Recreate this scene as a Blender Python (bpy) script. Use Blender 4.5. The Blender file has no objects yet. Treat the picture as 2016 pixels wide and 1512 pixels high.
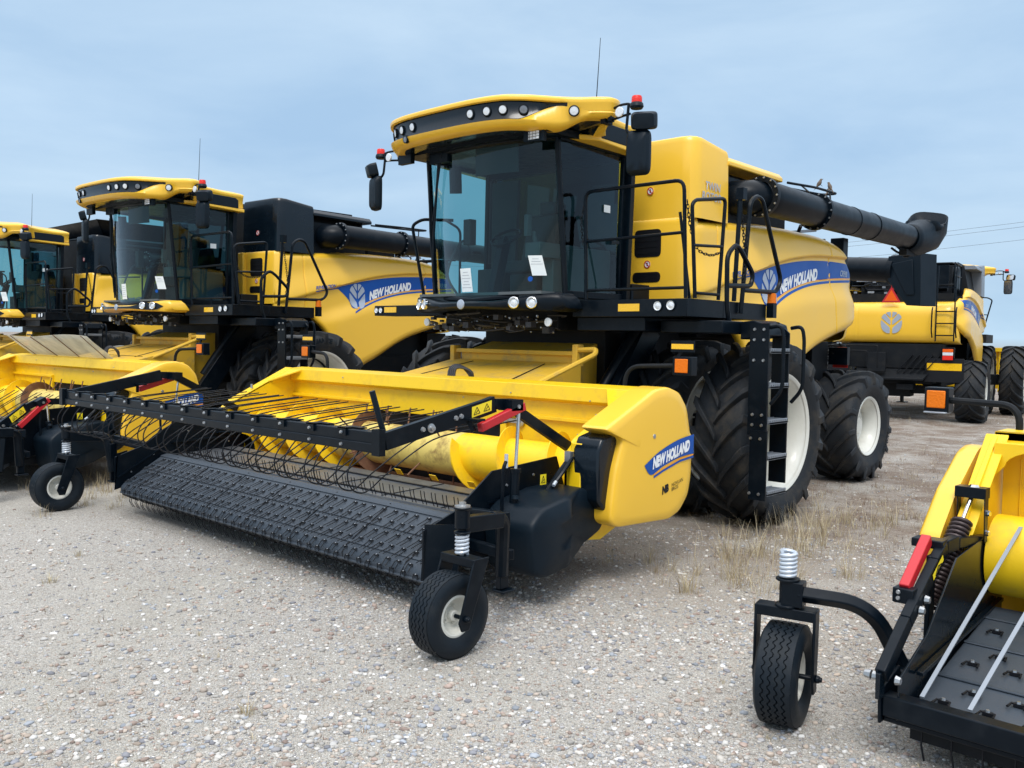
import bpy, bmesh, math, random
from mathutils import Vector as V, Matrix
import numpy as np
random.seed(7); rng=np.random.default_rng(7)
S=bpy.context.scene; COL=S.collection
pi=math.pi; rad=math.radians; cos=math.cos; sin=math.sin
# ---------------------------------------------------------------- materials
def nmat(name):
    m=bpy.data.materials.new(name); m.use_nodes=True
    return m,m.node_tree.nodes,m.node_tree.links,m.node_tree.nodes['Principled BSDF']
def lnk(l,a,b): l.new(a,b)
def mat(name,col,rough=.5,metal=0.,coat=0.,dirt=None,dscale=3.,damt=.35,bump=0.,bscale=40.,var=.06,spec=.5,coatr=.08):
    m,n,l,b=nmat(name)
    b.inputs['Roughness'].default_value=rough; b.inputs['Metallic'].default_value=metal
    b.inputs['Coat Weight'].default_value=coat; b.inputs['Coat Roughness'].default_value=coatr
    b.inputs['Specular IOR Level'].default_value=spec
    tc=n.new('ShaderNodeTexCoord')
    no=n.new('ShaderNodeTexNoise'); no.inputs['Scale'].default_value=dscale; no.inputs['Detail'].default_value=9; no.inputs['Roughness'].default_value=.65
    l.new(tc.outputs['Object'],no.inputs['Vector'])
    mx=n.new('ShaderNodeMix'); mx.data_type='RGBA'
    mx.inputs['A'].default_value=(*[c*(1-var) for c in col],1)
    if dirt is None:
        mx.inputs['B'].default_value=(*[min(1,c*(1+var)) for c in col],1); l.new(no.outputs['Fac'],mx.inputs['Factor'])
    else:
        mx.inputs['B'].default_value=(*dirt,1)
        r=n.new('ShaderNodeValToRGB'); r.color_ramp.elements[0].position=.5; r.color_ramp.elements[1].position=.75
        r.color_ramp.elements[1].color=(damt,damt,damt,1)
        l.new(no.outputs['Fac'],r.inputs['Fac']); l.new(r.outputs['Color'],mx.inputs['Factor'])
    l.new(mx.outputs['Result'],b.inputs['Base Color'])
    mr=n.new('ShaderNodeMapRange'); mr.inputs['From Min'].default_value=.3; mr.inputs['From Max'].default_value=.7
    mr.inputs['To Min'].default_value=max(.02,rough-.07); mr.inputs['To Max'].default_value=min(1,rough+.12)
    l.new(no.outputs['Fac'],mr.inputs['Value']); l.new(mr.outputs['Result'],b.inputs['Roughness'])
    if bump:
        n2=n.new('ShaderNodeTexNoise'); n2.inputs['Scale'].default_value=bscale; n2.inputs['Detail'].default_value=6
        l.new(tc.outputs['Object'],n2.inputs['Vector'])
        bp=n.new('ShaderNodeBump'); bp.inputs['Strength'].default_value=bump; bp.inputs['Distance'].default_value=.01
        l.new(n2.outputs['Fac'],bp.inputs['Height']); l.new(bp.outputs['Normal'],b.inputs['Normal'])
    return m
YEL=(.86,.47,.008)
M={}
M['yellow']=mat('yellow_paint',(.93,.545,.035),.34,coat=.45,var=.035,dscale=1.3,coatr=.2)
M['hyellow']=mat('header_yellow_paint',(.95,.615,.006),.42,coat=.15,dirt=(.50,.30,.06),dscale=5,damt=.45,coatr=.3)
M['ayellow']=mat('auger_yellow_paint',(.95,.61,.008),.45,dirt=(.40,.25,.07),dscale=7,damt=.45)
M['dustyellow']=mat('dusty_yellow_paint',(.80,.48,.04),.6,dirt=(.36,.27,.13),dscale=4,damt=.9)
M['worn']=mat('worn_rusty_yellow',(.74,.56,.14),.55,dirt=(.13,.045,.02),dscale=6,damt=1.)
M['rust']=mat('rusty_steel',(.16,.07,.035),.75,dirt=(.28,.16,.08),dscale=14,damt=.8)
M['black']=mat('black_paint',(.0025,.007,.013),.33,spec=.19,var=.3,dirt=(.03,.035,.04),dscale=6,damt=.25)
M['blackgloss']=mat('black_gloss_paint',(.003,.007,.012),.20,spec=.35,coat=.15,var=.2,coatr=.08)
M['plastic']=mat('black_moulded_plastic',(.003,.009,.016),.44,spec=.22,bump=.08,bscale=300,var=.2)
M['dark']=mat('dark_machinery',(.005,.007,.010),.6,spec=.25,dirt=(.03,.028,.025),dscale=5,damt=.5)
M['rubber']=mat('tyre_rubber',(.014,.017,.021),.60,spec=.30,dirt=(.10,.08,.055),dscale=4,damt=.5,bump=.15,bscale=90)
M['rubber2']=mat('small_tyre_rubber',(.005,.010,.016),.52,spec=.26,dirt=(.05,.05,.045),dscale=9,damt=.3,bump=.1,bscale=120)
M['belt']=mat('belt_rubber',(.050,.064,.082),.45,spec=.35,dirt=(.08,.08,.085),dscale=6,damt=.4,bump=.1,bscale=60)
M['belt2']=mat('transfer_belt',(.075,.083,.095),.38,dirt=(.16,.16,.155),dscale=3,damt=.6)
M['rim']=mat('cream_wheel_paint',(.74,.73,.66),.38,coat=.2,dirt=(.45,.40,.30),dscale=6,damt=.25)
M['steel']=mat('zinc_steel',(.45,.46,.47),.35,metal=.9,var=.15)
M['galv']=mat('galvanised_tread',(.30,.33,.37),.45,metal=.5,var=.2)
M['chrome']=mat('polished_rod',(.7,.7,.7),.15,metal=1.)
M['spring']=mat('silver_spring_paint',(.55,.60,.66),.35,metal=.3)
M['dkspring']=mat('brown_spring_steel',(.05,.035,.035),.4,metal=.4)
M['blue']=mat('blue_decal',(.002,.075,.36),.36,spec=.3,coat=.08,var=.1)
M['silver']=mat('silver_decal',(.42,.47,.55),.35,metal=.25,var=.12,dscale=6)
M['white']=mat('white_decal',(.82,.84,.86),.4,var=.02)
M['greypanel']=mat('grey_panel',(.17,.19,.22),.4,coat=.2)
M['greydecal']=mat('grey_decal',(.42,.44,.47),.4,var=.05)
M['red']=mat('red_paint',(.52,.012,.02),.4,coat=.2,var=.1)
M['orange']=mat('orange_decal',(.95,.38,.03),.4)
M['paper']=mat('paper',(.78,.82,.82),.7)
M['ink']=mat('dark_print',(.006,.007,.010),.5,spec=.3)
M['sticker']=mat('yellow_sticker',(.92,.72,.02),.4)
M['reflY']=mat('yellow_reflector',(.90,.52,.01),.25,coat=.5)
M['seat']=mat('seat_cloth',(.045,.055,.06),.8)
M['interior']=mat('cab_plastic',(.10,.115,.12),.6)
M['bird']=mat('sparrow_feathers',(.14,.10,.07),.8,dirt=(.28,.22,.17),dscale=30,damt=.9)
M['concrete']=mat('grey_timber',(.2,.18,.16),.8)
M['wire']=mat('cable_sheath',(.03,.03,.035),.5)
M['tanred']=mat('implement_red',(.35,.02,.02),.5)
def lampmat(name,col,emit=0.,rough=.08):
    m,n,l,b=nmat(name); b.inputs['Base Color'].default_value=(*col,1); b.inputs['Roughness'].default_value=rough
    b.inputs['Coat Weight'].default_value=.8
    tc=n.new('ShaderNodeTexCoord'); v=n.new('ShaderNodeTexVoronoi'); v.inputs['Scale'].default_value=70
    bp=n.new('ShaderNodeBump'); bp.inputs['Strength'].default_value=.5; bp.inputs['Distance'].default_value=.004
    l.new(tc.outputs['Object'],v.inputs['Vector']); l.new(v.outputs['Distance'],bp.inputs['Height']); l.new(bp.outputs['Normal'],b.inputs['Normal'])
    if col[2]<.1: b.inputs['Coat Weight'].default_value=.15; b.inputs['Specular IOR Level'].default_value=.25; b.inputs['Roughness'].default_value=.3
    return m
M['lens']=lampmat('clear_lens',(.72,.76,.80)); M['amber']=lampmat('amber_lens',(.75,.17,.003)); M['redlens']=lampmat('red_lens',(.75,.03,.02))
M['orangelens']=lampmat('orange_lens',(.85,.12,.01)); M['lampdark']=lampmat('dark_lens',(.15,.17,.2))
def glassmat(name,tint,gl=.02):
    m,n,l,b=nmat(name); n.remove(b); out=n['Material Output']
    t=n.new('ShaderNodeBsdfTransparent'); t.inputs['Color'].default_value=(*tint,1)
    g=n.new('ShaderNodeBsdfGlossy'); g.inputs['Roughness'].default_value=gl; g.inputs['Color'].default_value=(.9,.95,1,1)
    lw=n.new('ShaderNodeLayerWeight'); lw.inputs['Blend'].default_value=.5; pw=n.new('ShaderNodeMath'); pw.operation='POWER'; pw.inputs[1].default_value=4.; l.new(lw.outputs['Facing'],pw.inputs[0]); f=n.new('ShaderNodeMapRange'); f.inputs['To Min'].default_value=.035; f.inputs['To Max'].default_value=.85; l.new(pw.outputs[0],f.inputs['Value'])
    mx=n.new('ShaderNodeMixShader'); l.new(f.outputs['Result'],mx.inputs['Fac']); l.new(t.outputs[0],mx.inputs[1]); l.new(g.outputs[0],mx.inputs[2]); l.new(mx.outputs[0],out.inputs['Surface'])
    return m
M['glass']=glassmat('tinted_green_glass',(.44,.68,.70)); M['glassdark']=glassmat('dark_tinted_glass',(.10,.16,.19),.03)
M['acrylic']=None
def acryl():
    m,n,l,b=nmat('dusty_clear_sheet'); b.inputs['Base Color'].default_value=(.74,.71,.60,1); b.inputs['Roughness'].default_value=.35; b.inputs['Transmission Weight'].default_value=.0
    out=n['Material Output']; t=n.new('ShaderNodeBsdfTransparent'); t.inputs['Color'].default_value=(.9,.88,.75,1)
    tc=n.new('ShaderNodeTexCoord'); no=n.new('ShaderNodeTexNoise'); no.inputs['Scale'].default_value=3; no.inputs['Detail'].default_value=8
    r=n.new('ShaderNodeMapRange'); r.inputs['From Min'].default_value=.35; r.inputs['From Max'].default_value=.65; r.inputs['To Min'].default_value=.40; r.inputs['To Max'].default_value=.72
    mx=n.new('ShaderNodeMixShader'); l.new(tc.outputs['Object'],no.inputs['Vector']); l.new(no.outputs['Fac'],r.inputs['Value']); l.new(r.outputs['Result'],mx.inputs['Fac'])
    tl=n.new('ShaderNodeBsdfTranslucent'); tl.inputs['Color'].default_value=(.85,.83,.76,1); m2=n.new('ShaderNodeMixShader'); m2.inputs[0].default_value=.45; l.new(b.outputs[0],m2.inputs[1]); l.new(tl.outputs[0],m2.inputs[2])
    l.new(t.outputs[0],mx.inputs[1]); l.new(m2.outputs[0],mx.inputs[2]); l.new(mx.outputs[0],out.inputs['Surface'])
    return m
M['acrylic']=acryl()
# ---------------------------------------------------------------- mesh builder
class MB:
    def __init__(s): s.v=[]; s.f=[]; s.fm=[]; s.mi=0
    def add(s,vs,fs):
        o=len(s.v); s.v.extend([tuple(p) for p in vs])
        for f in fs: s.f.append([o+i for i in f]); s.fm.append(s.mi)
        return s
    def box(s,a,b):
        x0,x1=sorted((a[0],b[0])); y0,y1=sorted((a[1],b[1])); z0,z1=sorted((a[2],b[2]))
        return s.add([(x0,y0,z0),(x1,y0,z0),(x1,y1,z0),(x0,y1,z0),(x0,y0,z1),(x1,y0,z1),(x1,y1,z1),(x0,y1,z1)],
            [(0,3,2,1),(4,5,6,7),(0,1,5,4),(1,2,6,5),(2,3,7,6),(3,0,4,7)])
    def bar(s,p0,p1,w,h,up=(0,0,1)):
        p0=V(p0);p1=V(p1); d=(p1-p0).normalized(); u=V(up)
        if abs(d.dot(u))>.98: u=V((0,1,0))
        x=d.cross(u).normalized()*(w/2); z=x.cross(d).normalized()*(h/2)
        vs=[p+a*x+b*z for p in (p0,p1) for a,b in ((-1,-1),(1,-1),(1,1),(-1,1))]
        return s.add(vs,[(3,2,1,0),(4,5,6,7),(0,1,5,4),(1,2,6,5),(2,3,7,6),(3,0,4,7)])
    def tube(s,pts,r,n=8,closed=False,cap=True):
        pts=[V(p) for p in pts]; N=len(pts); rs=r if isinstance(r,(list,tuple)) else [r]*N
        rings=[]; prev=None
        for i,p in enumerate(pts):
            a=pts[(i-1)%N] if (closed or i>0) else p; b=pts[(i+1)%N] if (closed or i<N-1) else p
            t=(b-a).normalized()
            if prev is None:
                u=V((0,0,1)) if abs(t.z)<.9 else V((0,1,0)); u=(u-t*u.dot(t)).normalized()
            else:
                u=(prev-t*prev.dot(t)); u=u.normalized() if u.length>1e-6 else prev
            prev=u; w=t.cross(u)
            rings.append([p+(u*cos(2*pi*k/n)+w*sin(2*pi*k/n))*rs[i] for k in range(n)])
        vs=[q for rg in rings for q in rg]; fs=[]
        for i in range(N if closed else N-1):
            a=i*n; b=((i+1)%N)*n
            for k in range(n): fs.append((a+k,a+(k+1)%n,b+(k+1)%n,b+k))
        if cap and not closed: fs.append(tuple(range(n-1,-1,-1))); fs.append(tuple((N-1)*n+k for k in range(n)))
        return s.add(vs,fs)
    def cyl(s,p0,p1,r,n=20): return s.tube([p0,p1],r,n)
    def lathe(s,prof,o,ax,n=48,a0=0,a1=2*pi):
        o=V(o); ax=V(ax).normalized(); u=V((0,0,1)) if abs(ax.z)<.9 else V((1,0,0)); u=(u-ax*u.dot(ax)).normalized(); w=ax.cross(u)
        full=abs(a1-a0-2*pi)<1e-6; m=n if full else n+1
        vs=[o+ax*h+(u*cos(a0+(a1-a0)*k/n)+w*sin(a0+(a1-a0)*k/n))*r for r,h in prof for k in range(m)]
        fs=[]
        for i in range(len(prof)-1):
            for k in range(n):
                a=i*m+k; b=i*m+(k+1)%m; fs.append((a,b,b+m,a+m))
        return s.add(vs,fs)
    def prism(s,poly,vec):
        vec=V(vec); n=len(poly); p=[V(q) for q in poly]
        s.add(p+[q+vec for q in p],[tuple(range(n-1,-1,-1)),tuple(range(n,2*n))]+[(i,(i+1)%n,n+(i+1)%n,n+i) for i in range(n)])
        return s
    def plateX(s,x0,x1,yz): return s.prism([(x0,y,z) for y,z in yz],(x1-x0,0,0))
    def plateY(s,y0,y1,xz): return s.prism([(x,y0,z) for x,z in xz],(0,y1-y0,0))
    def grid(s,fn,nu,nv,flip=False):
        vs=[fn(i/nu,j/nv) for i in range(nu+1) for j in range(nv+1)]; fs=[]
        for i in range(nu):
            for j in range(nv):
                a=i*(nv+1)+j; f=(a,a+nv+1,a+nv+2,a+1); fs.append(f[::-1] if flip else f)
        return s.add(vs,fs)
    def bolt(s,p,d,r=.014,h=.01):
        p=V(p); d=V(d).normalized(); return s.tube([p,p+d*h],[r,r*.75],7)
    def merge(s,o,mi):
        k=len(s.v); s.v.extend(o.v); s.f.extend([[k+i for i in f] for f in o.f]); s.fm.extend([mi]*len(o.f)); return s
    def build(s,name,m,parent=None,bevel=0,smooth=True,angle=32,solid=0,loc=None,fixn=True):
        me=bpy.data.meshes.new(name); me.from_pydata([tuple(p) for p in s.v],[],s.f)
        ms=m if isinstance(m,(list,tuple)) else [m]
        for q in ms: me.materials.append(M[q] if isinstance(q,str) else q)
        if len(ms)>1: me.polygons.foreach_set('material_index',s.fm)
        if fixn:
            bm=bmesh.new(); bm.from_mesh(me); bmesh.ops.recalc_face_normals(bm,faces=bm.faces); bm.to_mesh(me); bm.free()
        me.update()
        if smooth: me.shade_smooth(); me.set_sharp_from_angle(angle=rad(angle))
        o=bpy.data.objects.new(name,me); COL.objects.link(o)
        if parent: o.parent=parent
        if loc: o.location=loc
        if solid:
            md=o.modifiers.new('thick','SOLIDIFY'); md.thickness=solid; md.offset=-1
        if bevel:
            md=o.modifiers.new('edge','BEVEL'); md.width=bevel; md.segments=2; md.limit_method='ANGLE'; md.angle_limit=rad(40)
        return o
def ease(pts,n=6):
    # Catmull-Rom smoothing of a polyline
    P=[V(p) for p in pts]; out=[]
    for i in range(len(P)-1):
        p0=P[max(i-1,0)];p1=P[i];p2=P[i+1];p3=P[min(i+2,len(P)-1)]
        for k in range(n):
            t=k/n; out.append(.5*((2*p1)+(p2-p0)*t+(2*p0-5*p1+4*p2-p3)*t*t+(3*p1-p0-3*p2+p3)*t**3))
    out.append(P[-1]); return out
def fillet(pts,r=.08,n=5,closed=False):
    # round the corners of a polyline
    P=[V(p) for p in pts]; out=[]; N=len(P)
    for i in range(N):
        if not closed and i in (0,N-1): out.append(P[i]); continue
        a,b,c=P[(i-1)%N],P[i],P[(i+1)%N]; d1=(a-b);d2=(c-b); k=min(r,d1.length*.48,d2.length*.48)
        q0=b+d1.normalized()*k; q1=b+d2.normalized()*k
        for j in range(n+1):
            t=j/n; out.append((1-t)**2*q0+2*t*(1-t)*b+t*t*q1)
    return out
def lerp(tab,x):
    if x<=tab[0][0]: return tab[0][1]
    for (a,b),(c,d) in zip(tab,tab[1:]):
        if x<=c: return b+(d-b)*(x-a)/(c-a)
    return tab[-1][1]
def smoothtab(tab,n=8):
    q=ease([(a,b,0) for a,b in tab],n); return [(p.x,p.y) for p in q]
def empty(name,loc=(0,0,0),rz=0,label=None,cat=None,group=None,kind=None):
    o=bpy.data.objects.new(name,None); COL.objects.link(o); o.location=loc; o.rotation_euler=(0,0,rz); o.empty_display_size=.2
    tag(o,label,cat,group,kind); return o
def tag(o,label=None,cat=None,group=None,kind=None):
    if label: o['label']=label
    if cat: o['category']=cat
    if group: o['group']=group
    if kind: o['kind']=kind
    return o
def kids(o): return [c for c in bpy.data.objects if c.parent==o]
def copy_tree(o,parent=None):
    ch=kids(o); c=o.copy(); COL.objects.link(c)
    if parent: c.parent=parent
    for k in ch: copy_tree(k,c)
    return c
def text(s,name,m,parent,fn,size=1.,bold=.0,xs=1.,shear=0.,cuts=1,spacing=1.,align='LEFT'):
    cu=bpy.data.curves.new('t','FONT'); cu.body=s; cu.size=size; cu.offset=bold; cu.shear=shear; cu.space_character=spacing; cu.resolution_u=3; cu.align_x=align; cu.fill_mode='FRONT'
    ob=bpy.data.objects.new('t',cu); COL.objects.link(ob)
    dg=bpy.context.evaluated_depsgraph_get(); dg.update(); me=bpy.data.meshes.new_from_object(ob.evaluated_get(dg))
    bpy.data.objects.remove(ob); bpy.data.curves.remove(cu)
    bm=bmesh.new(); bm.from_mesh(me)
    if cuts: bmesh.ops.subdivide_edges(bm,edges=bm.edges,cuts=cuts)
    for v in bm.verts: v.co=fn(v.co.x*xs,v.co.y)
    bm.to_mesh(me); bm.free(); me.materials.clear(); me.materials.append(M[m]); me.name=name
    o=bpy.data.objects.new(name,me); COL.objects.link(o); o.parent=parent; return o
# leaf emblem petals in unit coords (x -.5...5, y -.5...5)
def tess(p):
    from mathutils.geometry import tessellate_polygon
    return [tuple(t) for t in tessellate_polygon([[V((a,b,0)) for a,b in p]])]
def petals():
    R=[[(.035,.20),(.035,.50),(.20,.48),(.27,.44)],
       [(.04,-.12),(.04,.10),(.31,.42),(.42,.33),(.48,.22)],
       [(.06,-.50),(.06,-.24),(.49,.13),(.50,-.05),(.46,-.24),(.36,-.40),(.22,-.48)]]
    out=[]
    for p in R:
        p=[(q.x,q.y) for q in fillet([(a,b,0) for a,b in p],.05,3,True)]
        out.append(p); out.append([(-a,b) for a,b in p][::-1])
    return out

# ---------------------------------------------------------------- wheels (axis along X, outer side +X, centre at local origin)
def ag_tyre(R,W,rr,lugs,lh,lw):
    # R outer radius over the lugs, W width, rr bead radius; returns carcass+lugs mesh
    m=MB(); Rc=R-lh; h=W/2
    prof=[(rr-.01,-h*.72),(rr+.015,-h*.80),(rr+.05,-h*.84),(rr+(Rc-rr)*.42,-h*1.0),(rr+(Rc-rr)*.70,-h*.99),(Rc-.045,-h*.93),(Rc-.012,-h*.80),(Rc,-h*.4),(Rc+.004,0)]
    full=prof+[(a,-b) for a,b in prof[-2::-1]]
    m.lathe(full,(0,0,0),(1,0,0),72)
    # raised rings on the side wall
    for sx in (-1,1):
        m.lathe([(rr+.055,sx*h*.84),(rr+.062,sx*(h*.84+.010)),(rr+.075,sx*(h*.86+.008)),(rr+.085,sx*h*.87)],(0,0,0),(1,0,0),72)
    def P(x,a,r): return (x,-r*cos(a),r*sin(a))      # a=0 is the front (-Y)
    def prad(x):
        t=abs(x)/h
        return lerp([(0,Rc+.004),(.4,Rc),(.80,Rc-.012),(.93,Rc-.045),(.99,Rc-.12),(1.0,Rc-.2)],t)
    for sgn in (-1,1):
        for k in range(lugs):
            a0=2*pi*(k+(.5 if sgn>0 else 0))/lugs
            path=[]; n=7
            for i in range(n):
                t=i/(n-1); x=sgn*h*(-.04+1.02*t); a=a0+ (t**.85)*.62*W/R*1.05
                path.append((x,a,t))
            # shoulder foot going down the side wall
            ring=[]
            for x,a,t in path:
                rt=R-.0 if t<.8 else R-(t-.8)*.16
                rb=prad(x)-.012; hw=(lw/2)*(1.0+.45*t); 
                da=hw/R
                ring.append([P(x,a-da*1.25,rb),P(x,a-da*.85,rt),P(x,a+da*.85,rt),P(x,a+da*1.25,rb)])
            x,a,t=path[-1]; da=(lw*.75)/R
            ring.append([P(sgn*h*1.0,a-da*1.2,Rc-.15),P(sgn*(h*1.0+.012),a-da*.8,Rc-.13),P(sgn*(h*1.0+.012),a+da*.8,Rc-.13),P(sgn*h*1.0,a+da*1.2,Rc-.15)])
            vs=[q for g in ring for q in g]; fs=[]
            for i in range(len(ring)-1):
                for j in range(3): fs.append((i*4+j,i*4+j+1,i*4+4+j+1,i*4+4+j))
            fs.append((0,1,2,3)); e=(len(ring)-1)*4; fs.append((e+3,e+2,e+1,e))
            m.add(vs,fs)
    return m
def rim_mesh(rr,W,disc,hub=.16,bolts=10,plate=True):
    # disc = x position of the disc face relative to the centre (outer side +X)
    m=MB(); h=W/2
    m.lathe([(rr-.03,-h*.74),(rr+.022,-h*.78),(rr+.022,-h*.82),(rr-.005,-h*.83),(rr-.03,-h*.76),(rr-.075,-h*.5),(rr-.09,0),(rr-.075,h*.45),(rr-.03,h*.70),(rr-.012,h*.77),(rr+.020,h*.79),(rr+.034,h*.83),(rr+.026,h*.865),(rr+.008,h*.85),(rr-.012,h*.80)],(0,0,0),(1,0,0),72)
    d=disc
    m.lathe([(rr-.085,d-.05),(rr-.10,d-.03),(rr-.14,d),(rr*.62,d+.03),(hub+.09,d+.05),(hub+.05,d+.02),(hub,d+.02),(hub*.8,d+.03),(hub*.75,d+.09),(hub*.62,d+.11),(0,d+.11)],(0,0,0),(1,0,0),60)
    for k in range(bolts):
        a=2*pi*k/bolts; m.bolt((d+.018,cos(a)*(hub+.03),sin(a)*(hub+.03)),(1,0,0),.016,.03)
    return m
def wheel(parent,x,y,R,W,rr,lugs,lh,lw,disc,proto=None,side=1,name='drive_wheel'):
    e=bpy.data.objects.new(name,None); COL.objects.link(e); e.parent=parent; e.location=(x,y,R); e.empty_display_size=.2
    if side<0: e.scale=(-1,1,1)
    if proto is None:
        t=ag_tyre(R,W,rr,lugs,lh,lw).build('tyre','rubber',e,bevel=.006,angle=38)
        r=rim_mesh(rr,W,disc).build('rim','rim',e,angle=40)
        return e,(t,r)
    for p in proto:
        c=p.copy(); COL.objects.link(c); c.parent=e
    return e,proto
# small trailer-type wheel with zigzag grooves, axis along X
def small_tyre(R,W,rr):
    m=MB(); h=W/2; m.mi=0
    prof=[(rr,-h*.62),(rr+.02,-h*.80),(rr+(R-rr)*.5,-h*1.0),(R-.03,-h*.93),(R-.006,-h*.78)]
    n=144
    m.lathe(prof,(0,0,0),(1,0,0),n); m.lathe([(a,-b) for a,b in prof],(0,0,0),(1,0,0),n)
    # tread with grooves: columns across the width, groove columns sunk, zigzag along the circumference
    xs=[];g=4
    seg=2*h*.78/(g+1)
    for i in range(g+1):
        a=-h*.78+seg*i; xs+= [(a+(.0045 if i else 0),0,i>0),(a+seg-(.0045 if i<g else 0),0,i<g)]
        if i<g: xs+= [(a+seg-.0025,1,True),(a+seg+.0025,1,True)]
    vs=[]
    for k in range(n):
        th=2*pi*k/n; z=.006*(1 if (k//2)%2 else -1)
        for x,dp,zz in xs:
            r=R-(.010 if dp else 0)-.004*(abs(x)/h)**2
            vs.append((x+(z if zz else 0),-r*cos(th),r*sin(th)))
    c=len(xs); fs=[(k*c+j,k*c+j+1,((k+1)%n)*c+j+1,((k+1)%n)*c+j) for k in range(n) for j in range(c-1)]
    m.add(vs,fs); return m
def small_rim(rr,W):
    m=MB(); h=W/2
    m.lathe([(rr,-h*.62),(rr-.02,-h*.55),(rr-.03,0),(rr-.022,h*.5),(rr-.006,h*.60),(rr+.008,h*.66),(rr-.006,h*.70),(rr-.014,h*.66),(rr-.028,h*.30),(rr-.045,h*.12),(.05,h*.05),(.045,h*.12),(.03,h*.14)],(0,0,0),(1,0,0),48)
    m.lathe([(.034,h*.05),(.034,h*.45),(.028,h*.5),(0,h*.5)],(0,0,0),(1,0,0),16)
    m.lathe([(rr,-h*.62),(rr-.04,-h*.4),(.03,-h*.35),(.0,-h*.35)],(0,0,0),(1,0,0),32)
    for k in range(5):
        a=2*pi*k/5; m.bolt((h*.10,cos(a)*.058,sin(a)*.058),(1,0,0),.008,.015)
    return m
def spring(m,base,top,R,r,turns,n=7,flat=1.):
    b=V(base);t=V(top);ax=(t-b); L=ax.length; ax.normalize(); u=ax.orthogonal().normalized(); w=ax.cross(u); N=int(turns*14)
    m.tube([b+ax*(L*i/N)+(u*cos(2*pi*turns*i/N)+w*sin(2*pi*turns*i/N))*R for i in range(N+1)],r,n)
def gauge_wheel(parent,x,y,R=.26,W=.21,arm=None,yaw=0.,high=0.,style=0):
    """castering gauge wheel: fork straddles the tyre, spring post above; arm leads back to the header"""
    e=bpy.data.objects.new('gauge_wheel',None); COL.objects.link(e); e.parent=parent; e.location=(x,y,0); e.rotation_euler=(0,0,yaw); e.empty_display_size=.2
    rr=.125
    small_tyre(R,W,rr).build('tyre','rubber2',e,angle=50,loc=(0,0,R)); small_rim(rr,W).build('rim','rim',e,loc=(0,0,R))
    f=MB(); hw=W/2+.03
    top=2*R+.09+high
    py=.10 if style==0 else .0                     # the post sits behind the axle
    for s in (-1,1):
        f.prism([(s*hw,-.055,R-.02),(s*hw,-.03,R-.075),(s*hw,.03,R-.075),(s*hw,py+.095 if style==0 else .05,top),(s*hw,py-.035 if style==0 else -.05,top)],(s*.014,0,0))
    f.box((-hw-.012,py-.045,top-.055),(hw+.012,py+.055,top))
    f.tube([(-hw-.03,0,R),(hw+.045,0,R)],.014,8); f.bolt((hw+.014,0,R),(1,0,0),.024,.022)
    f.build('fork','black',e,bevel=.005)
    p=MB(); 
    if style==0:
        spring(p,(0,py,top+.005),(0,py,top+.135),.036,.0105,5.5); p.build('coil_spring','spring',e)
        c=MB(); c.lathe([(.0,0),(.052,0),(.052,.012),(.03,.02),(.03,.03),(.048,.035),(.048,.15),(.056,.155),(.056,.165),(0,.165)],(0,py,top+.135),(0,0,1),20)
        c.build('post_collar','black',e,bevel=.003)
        k=MB(); k.lathe([(0,0),(.05,0),(.05,.010),(.022,.016),(.022,.03),(0,.032)],(0,py,top+.30),(0,0,1),18); k.tube([(0,py,top),(0,py,top+.14)],.016,8); k.build('post_bolt','steel',e)
        zt=top+.22
    else:
        c=MB(); c.lathe([(0,0),(.06,0),(.06,.012),(.04,.018),(.04,.13),(.06,.135),(.06,.147),(0,.147)],(0,py,top),(0,0,1),20); c.box((-.02,py-.045,top+.01),(.085,py+.045,top+.135)); c.build('post_collar','black',e,bevel=.003)
        spring(p,(0,py,top+.15),(0,py,top+.285),.036,.0105,6.5); p.build('coil_spring','spring',e)
        zt=top+.075
    return e,(x,y+py,zt)

# ---------------------------------------------------------------- combine harvester (front = -Y, its left = +X, origin under the front axle)
ZB=[(-.3,2.30),(.25,2.30),(.55,2.22),(.85,1.95),(1.05,1.6),(1.2,1.30),(1.45,1.24),(2.0,1.45),(2.79,1.84),(3.62,2.08),(4.1,2.18),(4.35,2.30),(4.5,2.5)]
ZT=[(-.3,3.34),(.58,3.40),(1.58,3.46),(2.58,3.47),(3.28,3.44),(3.72,3.36),(4.07,3.17),(4.3,3.04),(4.44,2.92),(4.5,2.80)]
ZC=[(-.3,2.40),(.09,2.48),(.82,2.68),(1.83,2.95),(2.6,3.08),(3.31,3.13),(4.08,3.14),(4.5,3.0)]   # crease line
ZT2=smoothtab(ZT,6); ZC2=smoothtab(ZC,6); ZB2=smoothtab(ZB,5)
def sstep(a,b,x):
    t=min(1,max(0,(x-a)/(b-a))); return t*t*(3-2*t)
def bodyX(y,z):
    zt=lerp(ZT2,y); zb=lerp(ZB2,y); zc=lerp(ZC2,y)
    x=1.66
    d=zc-z
    up=sstep(-.012,-.05,d)          # 1 above the crease
    x-= .055*(1-up)*(1 if d<.35 else 1)*sstep(4.5,3.9,y)
    lo=sstep(.30,.62,d)             # the lower panel bulges out again
    x+= .085*lo*sstep(.2,1.2,y)
    if d<0: x-= .10*sstep(0,.55,-d)
    k=min(1,max(0,(z-(zt-.14))/.14)); x-= .15*(1-math.sqrt(max(0,1-k*k)))
    k=min(1,max(0,((zb+.10)-z)/.10)); x-= .08*(1-math.sqrt(max(0,1-k*k)))
    if y>3.75: k=(y-3.75)/.80; x-= .48*(1-math.sqrt(max(0,1-min(1,k)**2)))
    if y<.12: k=min(1,(.12-y)/.27); x-= .16*(1-math.sqrt(max(0,1-k*k)))
    for sy,sl in ((3.34,.0),(.42,0)):
        yy=y-(sy+(3.13-z)*.16*(1 if sy>1 else 0)); x-= .016*math.exp(-(yy/.010)**2)
    return x
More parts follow.
